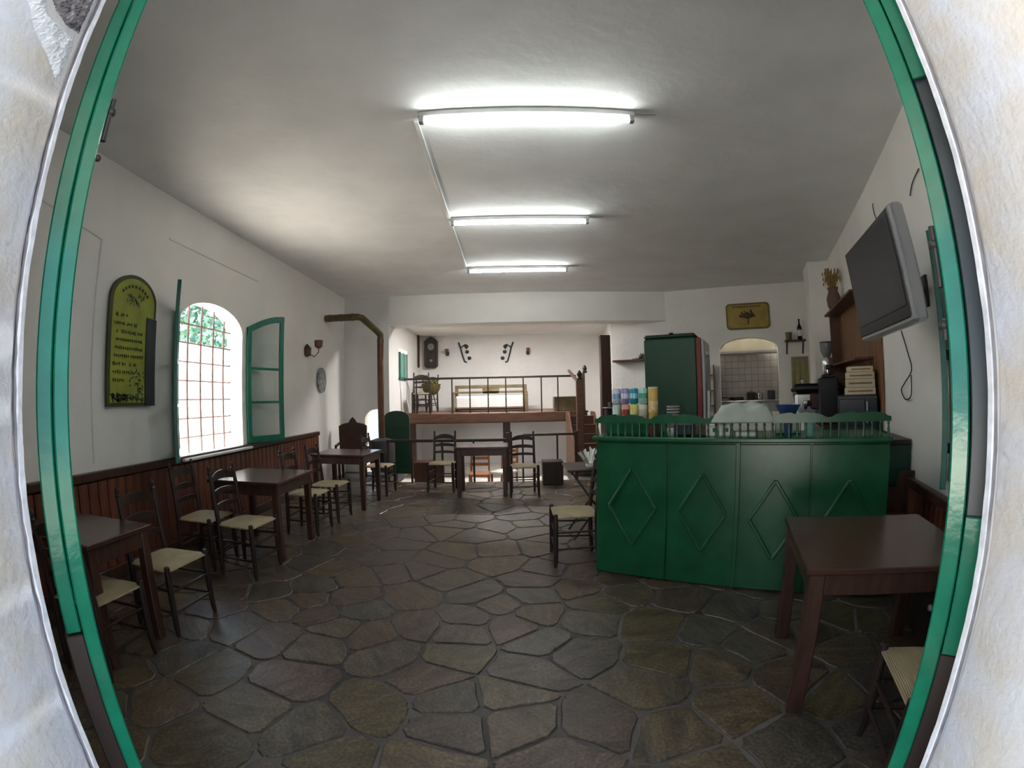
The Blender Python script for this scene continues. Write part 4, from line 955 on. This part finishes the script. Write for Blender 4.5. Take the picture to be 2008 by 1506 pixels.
for i in range(150):                                   # olive sprigs painted at the foot and the head
    if i < 125: u = rr.uniform(.05, .46); z = .045 + rr.random() ** 1.6 * (.06 if u < .26 else .28)
    else: u = rr.uniform(.20, .42); z = rr.uniform(.90, 1.0)
    a = rr.uniform(0, PI); l = rr.uniform(.016, .034)
    ol_.add([(X_ + .001, u - l * math.cos(a), z - l * math.sin(a)), (X_ + .001, u + .007 * math.sin(a), z - .007 * math.cos(a)), (X_ + .001, u + l * math.cos(a), z + l * math.sin(a)), (X_ + .001, u - .007 * math.sin(a), z + .007 * math.cos(a))], [(0, 1, 2, 3)])
for i in range(9):
    a = PI * (.2 + .6 * i / 8); ol_.box((X_, .305 - .20 * math.cos(a), .915 + .15 * math.sin(a)), (.003, .022, .026))
ol_.build('olive_print', mat('dark green ink', (.035, .075, .03), .6, .2, 8), sg, kind='stuff')
def sconce(label, loc, rz, m=iron, sc=1.0):
    t = thing('wall_sconce', label, 'wall lamp', loc, rz, 'small wall sconces')
    MB().lathe((.012, 0, -.07 * sc), [(.001, 0), (.045 * sc, .02 * sc), (.05 * sc, .10 * sc), (.001, .15 * sc)], 10).build('wall_plate', m, t, True)
    MB().rod([(.02, 0, -.02 * sc), (.10 * sc, 0, -.07 * sc), (.15 * sc, 0, -.02 * sc), (.15 * sc, 0, .02 * sc)], .008, 8).build('arm', m, t, True)
    MB()._lathe((.15 * sc, 0, .02 * sc), [(.02 * sc, 0), (.045 * sc, .02 * sc), (.05 * sc, .09 * sc), (.04 * sc, .09 * sc), (.015 * sc, .01)], 12).build('lamp_shade', mat('amber glass shade', (.16, .06, .03), .3, .3, 12), t, True)
    return t
sconce('dark red brown sconce on the left wall between the open casement and the plate', (XL + .01, 7.25, .80 + H), 0, mat('dark red metal', (.10, .03, .02), .45, .3, 10), 1.5)
sconce('tiny dark sconce beside the clock on the far back wall', (-1.66, YB - .01, 1.16 + H), R_(-90))
sconce('tiny dark sconce at the right of the two ornaments on the far back wall', (.50, YB - .01, 1.14 + H), R_(-90))
pl = thing('wall_plate', 'oval patterned plate hanging on the left wall near the corner', 'plate', (XL + .01, 7.87, .33 + H), 0)
def disc(ry, rz_, x0, x1, n=24): return MB().prism([[(ry * math.cos(2 * PI * i / n), rz_ * math.sin(2 * PI * i / n)) for i in range(n)]], lambda u, v, k: Vector((x0 + k, u, v)), x1 - x0)
disc(.19, .225, 0, .03).build('plate_rim', mat('grey blue glaze', (.30, .32, .34), .3, .25, 14, col2=(.12, .13, .14)), pl)
disc(.13, .16, .02, .034).build('plate_center', mat('pale glaze', (.42, .42, .38), .3, .4, 20, col2=(.10, .11, .13)), pl)

# ------------------------------------------------------------------ stove and its pipe
st = thing('stove', 'dark iron stove with a tall brown pipe in the far left corner', 'stove', (-2.44, 8.55, 0), 0)
MB()._lathe((0, 0, 0), [(.20, .12), (.24, .14), (.25, .62), (.22, .70), (.10, .74)], 18).build('stove_body', iron, st, True)
for a in (45, 135, 225, 315): MB().bar((.17 * math.cos(R_(a)), .17 * math.sin(R_(a)), 0), (.15 * math.cos(R_(a)), .15 * math.sin(R_(a)), .16), .03).build('leg', iron, st)
MB().box((0, -.24, .38), (.20, .04, .22), ch=.01).build('stove_door', black, st)
MB().rod([(0, 0, .72), (0, 0, 1.19 + H - .06)], .062, 14).build('flue_pipe', copper, st, True)
MB().lathe((0, 0, 1.05 + H), [(.066, 0), (.068, .02), (.066, .04)], 14).build('pipe_collar', oliveb, st, True)
MB().rod([(0, 0, 1.19 + H - .08), (0, 0, 1.19 + H), (-.05, -.09, 1.26 + H), (-.235, -.43, 1.46 + H), (-.30, -.47, 1.475 + H), (-.36, -.47, 1.475 + H)], .062, 14).build('pipe_elbow', oliveb, st, True)
MB().rod([(-.34, -.47, 1.475 + H), (XL + 2.44 + .004, -.47, 1.475 + H)], .064, 14).build('cross_pipe', oliveb, st, True)
for x in (-.40, -.62, -.84): MB().rod([(x, -.47, 1.475 + H), (x - .02, -.47, 1.475 + H)], .070, 14).build('pipe_collar', oliveb, st, True)

# carved high-backed chair and turned post by the far left corner
th_ = thing('carved_chair', 'high-backed dark carved chair with a peaked crest in the far left corner', 'chair', (-2.93, 8.22, 0), R_(-168))
MB().box((0, 0, .44), (.50, .46, .06), ch=.012).build('seat', darkwood, th_)
MB().prism([[(-.26, .46), (.26, .46), (.27, .98), (.20, 1.02), (.08, 1.045), (.05, 1.10), (0, 1.15), (-.05, 1.10), (-.08, 1.045), (-.20, 1.02), (-.27, .98)]], lambda u, v, k: Vector((u, -.24 + k, v)), .04).build('backrest', darkwood, th_)
for sx in (-1, 1):
    for y in (-.2, .2): MB().bar((sx * .22, y, 0), (sx * .22, y, .42), .05, ch=.006).build('leg', darkwood, th_)
    MB().bar((sx * .27, -.22, .66), (sx * .27, .22, .64), .045, ch=.01).build('armrest', darkwood, th_)
    MB().bar((sx * .27, .20, .42), (sx * .27, .20, .63), .04, ch=.006).build('arm_post', darkwood, th_)

# ------------------------------------------------------------------ lower railing at the edge of the main floor
rl = thing('lower_railing', 'dark wooden railing along the edge of the main floor behind the far table', 'railing', (0, 7.99, 0))
MB().bar((-2.2, 0, .735), (-.02, 0, .735), .05, ch=.008).build('handrail', blackwood, rl)
MB().bar((.20, 0, .81), (1.16, 0, .81), .04, ch=.008).build('handrail', blackwood, rl)
for x in (-2.17, -1.75, -1.20, -.65): MB().bar((x, 0, 0), (x, 0, .72), .035, ch=.004).build('baluster', blackwood, rl)
for x in (-.06, 1.13): MB().bar((x, 0, 0), (x, 0, .86), .06, ch=.008).build('newel_post', darkwood, rl)
MB().bar((.80, 0, 0), (.80, 0, .79), .03, ch=.004).build('baluster', blackwood, rl)
MB().bar((.20, 0, 0), (.20, 0, .79), .03, ch=.004).build('baluster', blackwood, rl)
tag(MB().box((0, 0, .20), (.34, .30, .40), ch=.01).build('wooden_chest', blackwood, loc=(.68, 7.70, 0)), 'low dark wooden box on the floor right of the far table', 'chest')
MB().box((-.5, 8.04, -.24), (3.3, .06, .46), ch=.004).build('trim_6', darkwood, kind='structure')

# ------------------------------------------------------------------ raised platform (mezzanine)
ZD = -.37 + H; YM = 10.0
mz = thing('mezzanine', 'raised wooden platform carried by dark posts at the far end of the room', 'platform', (0, YM, 0))
MB().box((-.35, .06, ZD - .10), (4.05, .12, .20), ch=.008).build('front_beam', midwood, mz)
MB().box((-.35, .02, ZD - .205), (4.05, .10, .02)).build('beam_edge', darkwood, mz)
np_ = 9
pk = MB().box((0, 0, 0), (4.1, .252, .03), ch=.003).mesh('plank', midwood)
for i in range(np_):
    o = bpy.data.objects.new('plank', pk); COL.objects.link(o); o.parent = mz; o.location = (-.35, .13 + i * .256, ZD - .016)
for x in (-2.16, -.09): MB().bar((x, .08, LOW), (x, .08, ZD - .2), .13 if x < -1 else .16, ch=.01).build('post', darkwood, mz)
MB().bar((1.60, .08, LOW), (1.60, .08, ZD - .2), .13, ch=.01).build('post', darkwood, mz)
rr2 = thing('upper_railing', 'thin dark railing with sparse upright bars on the raised platform', 'railing', (0, YM + .03, ZD))
MB().bar((-2.33, 0, .765), (1.44, 0, .765), .035, .045, ch=.005).build('handrail', blackwood, rr2)
from_px = (-2.05, -1.75, -1.26, -.87, -.475, -.09, .29, .68, 1.04)
for x in from_px: MB().bar((x, 0, 0), (x, 0, .745), .028, ch=.003).build('baluster', blackwood, rr2)
MB().bar((1.56, 0, 0), (1.56, 0, .82), .14, ch=.01).build('newel_post', midwood, rr2)
MB().lathe((1.64, 0, .82), [(.04, 0), (.06, .03), (.035, .06), (.055, .10), (.02, .17)], 10).build('finial', blackwood, rr2, True)
# stair beside the bar, going up
sr = thing('staircase', 'brown wooden boxed stair rising to the platform beside the bar', 'stairs', (1.33, 8.40, 0))
MB().prism([[(0, 0), (1.55, 0), (1.55, 1.12), (1.2, 1.12), (0, .10)]], lambda u, v, k: Vector((-.14 + k, u, v)), .04).build('stringer', midwood, sr)
MB().prism([[(0, 0), (1.55, 0), (1.55, 1.12), (1.2, 1.12), (0, .10)]], lambda u, v, k: Vector((.40 + k, u, v)), .04).build('stringer', midwood, sr)
for i in range(6):
    MB().box((.15, .12 + i * .24, .17 * (i + 1)), (.50, .26, .03), ch=.006).build('tread', darkwood, sr)
    MB().box((.15, .0 + i * .24, .17 * i + .085), (.50, .02, .15)).build('riser', midwood, sr)
MB().box((-.06, 0, .88), (.13, .10, 1.76), ch=.01).build('newel_post', midwood, sr)
MB().lathe((-.06, 0, 1.76), [(.05, 0), (.055, .02), (.03, .05), (.05, .09), (.045, .12), (.012, .17)], 10).build('finial', blackwood, sr, True)
MB().bar((-.06, .05, 1.70), (-.06, 1.5, 2.0), .05, .06, ch=.008).build('handrail', darkwood, sr)
tag(MB().box((0, 0, 1.32), (.20, .20, 2.64), ch=.012).build('wooden_post', darkwood, loc=(1.885, 9.0, 0)), 'tall dark wooden post between the stair and the drinks fridge', 'post')
sp_ = thing('stereo_stack', 'small black device stack on a shelf at the foot of the tall wooden post', 'stereo', (1.99, 8.72, 0))
MB().box((0, 0, .60), (.36, .30, 1.20), ch=.01).build('stand', black, sp_)
MB().box((0, 0, 1.22), (.40, .32, .02), ch=.004).build('shelf_board', grey, sp_)
MB().box((.02, 0, 1.28), (.26, .22, .09), ch=.01).build('device', iron, sp_)
MB().box((.02, -.112, 1.28), (.18, .004, .04)).build('device_display', grey, sp_)
ml = thing('mantel_shelf', 'short wooden mantel with dried twigs on the white wall left of the fridge', 'shelf', HW(hs(2.55, 9.46), 0, .66), hrz)
MB().box((0, -.09, 0), (.75, .16, .04), ch=.006).build('shelf_board', midwood, ml)
rr = random.Random(12); tg = MB()
for i in range(40): a = rr.uniform(0, PI); r = rr.uniform(.06, .2); tg.rod([(.22, -.08, .03), (.22 + r * math.cos(a), -.08 + rr.uniform(-.04, .04), .03 + r * math.sin(a) * .8 - .02)], .008, 4)
tg.build('dried_twigs', mat('dark dried plant', (.05, .045, .02), .8, .3, 20), ml, kind='stuff')
ck = thing('wall_clock', 'tall dark pendulum clock on the far back wall above the railing', 'clock', (-2.10, YB - .01, 1.17 + H), 0)
MB().prism([[(-.18, -.34), (-.12, -.40), (.12, -.40), (.18, -.34), (.18, .32), (.10, .40), (0, .45), (-.10, .40), (-.18, .32)]], lambda u, v, k: Vector((u, -k, v)), .12).build('clock_case', blackwood, ck)
MB().prism([[(.09 * math.cos(PI * i / 8), .17 + .09 * math.sin(PI * i / 8)) for i in range(16)]], lambda u, v, k: Vector((u, -.12 - k, v)), .008).build('dial', mat('clock dial', (.22, .20, .18), .5, .1, 8), ck)
MB().bar((0, -.131, .17), (.03, -.131, .22), .008, .004, up=(0, 1, 0)).build('hand', black, ck); MB().bar((0, -.131, .17), (-.05, -.131, .20), .006, .004, up=(0, 1, 0)).build('hand', black, ck)
MB().rod([(0, -.125, .06), (0, -.125, -.16)], .006, 6).build('pendulum_rod', iron, ck); MB().ball((0, -.125, -.20), .045, 10, (1, .2, 1)).build('pendulum_bob', mat('dull brass', (.20, .20, .14), .4, .1, 6, metal=.6), ck, True)
for sx in (-1, 1): MB().rod([(sx * .15, -.125, -.32), (sx * .15, -.125, .30)], .012, 8).build('side_column', darkwood, ck, True)
for x, z, s, lab in ((-1.20, 1.17, 1, 'dark curled iron ornament on the far back wall, the one nearer the clock'), (-.05, 1.15, -1, 'dark curled iron ornament on the far back wall, the one farther from the clock')):
    t = thing('wall_ornament', lab, 'ornament', (x, YB - .015, z + H), 0, 'curled iron ornaments on the back wall')
    m = MB(); m.rod([(-.16 * s, 0, .28), (-.10 * s, -.01, .12), (-.06 * s, -.01, -.05), (0, -.01, -.24), (.06 * s, 0, -.26)], .022, 7)
    m.rod([(-.10 * s, 0, .14), (.02 * s, 0, .22), (.10 * s, 0, .16), (.04 * s, 0, .10)], .018, 6); m.build('stem', iron, t, True)
    for bx_, bz in ((.05, .17), (.07, .02), (.13, -.15)): MB().ball((bx_ * s, -.01, bz), .055, 10, (1, .35, .9)).build('leaf', iron, t, True)
tag(MB().box((0, 0, 0), (.05, .08, .95), ch=.01).build('wall_batten', darkwood, loc=(XS + .03, 12.05, 1.25 + H)), 'narrow dark wooden batten on the far side wall left of the clock', 'batten')
# sofa bed on the platform
sf = thing('daybed', 'wooden daybed with an off white seat cover on the raised platform', 'sofa', (-.48, 11.3, ZD), 0)
MB().box((0, -.10, .22), (1.62, .80, .30), ch=.04).build('cushion', cushion, sf)
for x in (-.86, .86):
    MB().bar((x, .30, 0), (x, .30, .64), .08, ch=.01).build('leg', sofawood, sf); MB().bar((x, -.48, 0), (x, -.48, .42), .07, ch=.01).build('leg', sofawood, sf)
    MB().bar((x, -.50, .44), (x, .30, .46), .06, .05, ch=.01).build('armrest', sofawood, sf)
MB().bar((-.84, .30, .60), (.84, .30, .60), .05, .08, ch=.01).build('back_rail', sofawood, sf); MB().bar((-.84, .30, .46), (.84, .30, .46), .03, .05, ch=.006).build('back_rail', sofawood, sf)
MB().box((0, .30, .52), (.42, .03, .20), ch=.01).build('back_panel', sofawood, sf); MB().box((0, .02, .07), (1.6, .6, .06), ch=.01).build('bed_frame', sofawood, sf)
tag(MB().box((0, 0, .16), (.50, .40, .32), ch=.012).build('wooden_chest', sofawood, loc=(1.22, 10.35, ZD)), 'brown wooden chest on the platform at the right end of the upper railing', 'chest')
bk = thing('plant_stand', 'dark basket of leaves on a thin stand on the raised platform', 'plant', (-1.92, 11.2, ZD), 0)
MB()._lathe((0, 0, .42), [(.10, 0), (.20, .10), (.24, .26), (.21, .26), (.10, .04)], 14).build('basket', mat('dark wicker', (.10, .075, .02), .8, .3, 20), bk, True)
for a in (30, 150, 270): MB().bar((.16 * math.cos(R_(a)), .16 * math.sin(R_(a)), 0), (.05 * math.cos(R_(a)), .05 * math.sin(R_(a)), .44), .02).build('leg', iron, bk)
lf2 = MB(); rr = random.Random(31)
for i in range(60):
    a = rr.uniform(0, 2 * PI); r = rr.uniform(.05, .24); p = Vector((r * math.cos(a), r * math.sin(a), rr.uniform(.60, .80))); u = Vector((rr.uniform(-1, 1), rr.uniform(-1, 1), .4)).normalized() * .07; v = u.orthogonal().normalized() * .03
    lf2.add([p - u, p + v, p + u, p - v], [(0, 1, 2, 3)])
lf2.build('leaves', mat('dark olive leaves', (.10, .10, .02), .7, .3, 10), bk, kind='stuff')
c2 = dup(ch, 'dark rush seated chair seen through the upper railing at the left of the platform', (-2.02, 10.45, ZD), R_(190))
c2 = dup(ch, 'dark rush seated chair at the very left end of the platform, against the shutter', (-2.62 + .50, 10.95, ZD), R_(160)); c2.location = (-2.10, 11.75, ZD)
tag(MB().box((0, 0, .35), (.55, .35, .70), ch=.01).build('wooden_cabinet', darkwood, loc=(-1.60, 8.9, LOW)), 'dark wooden cabinet on the lower level behind the railing', 'cabinet')
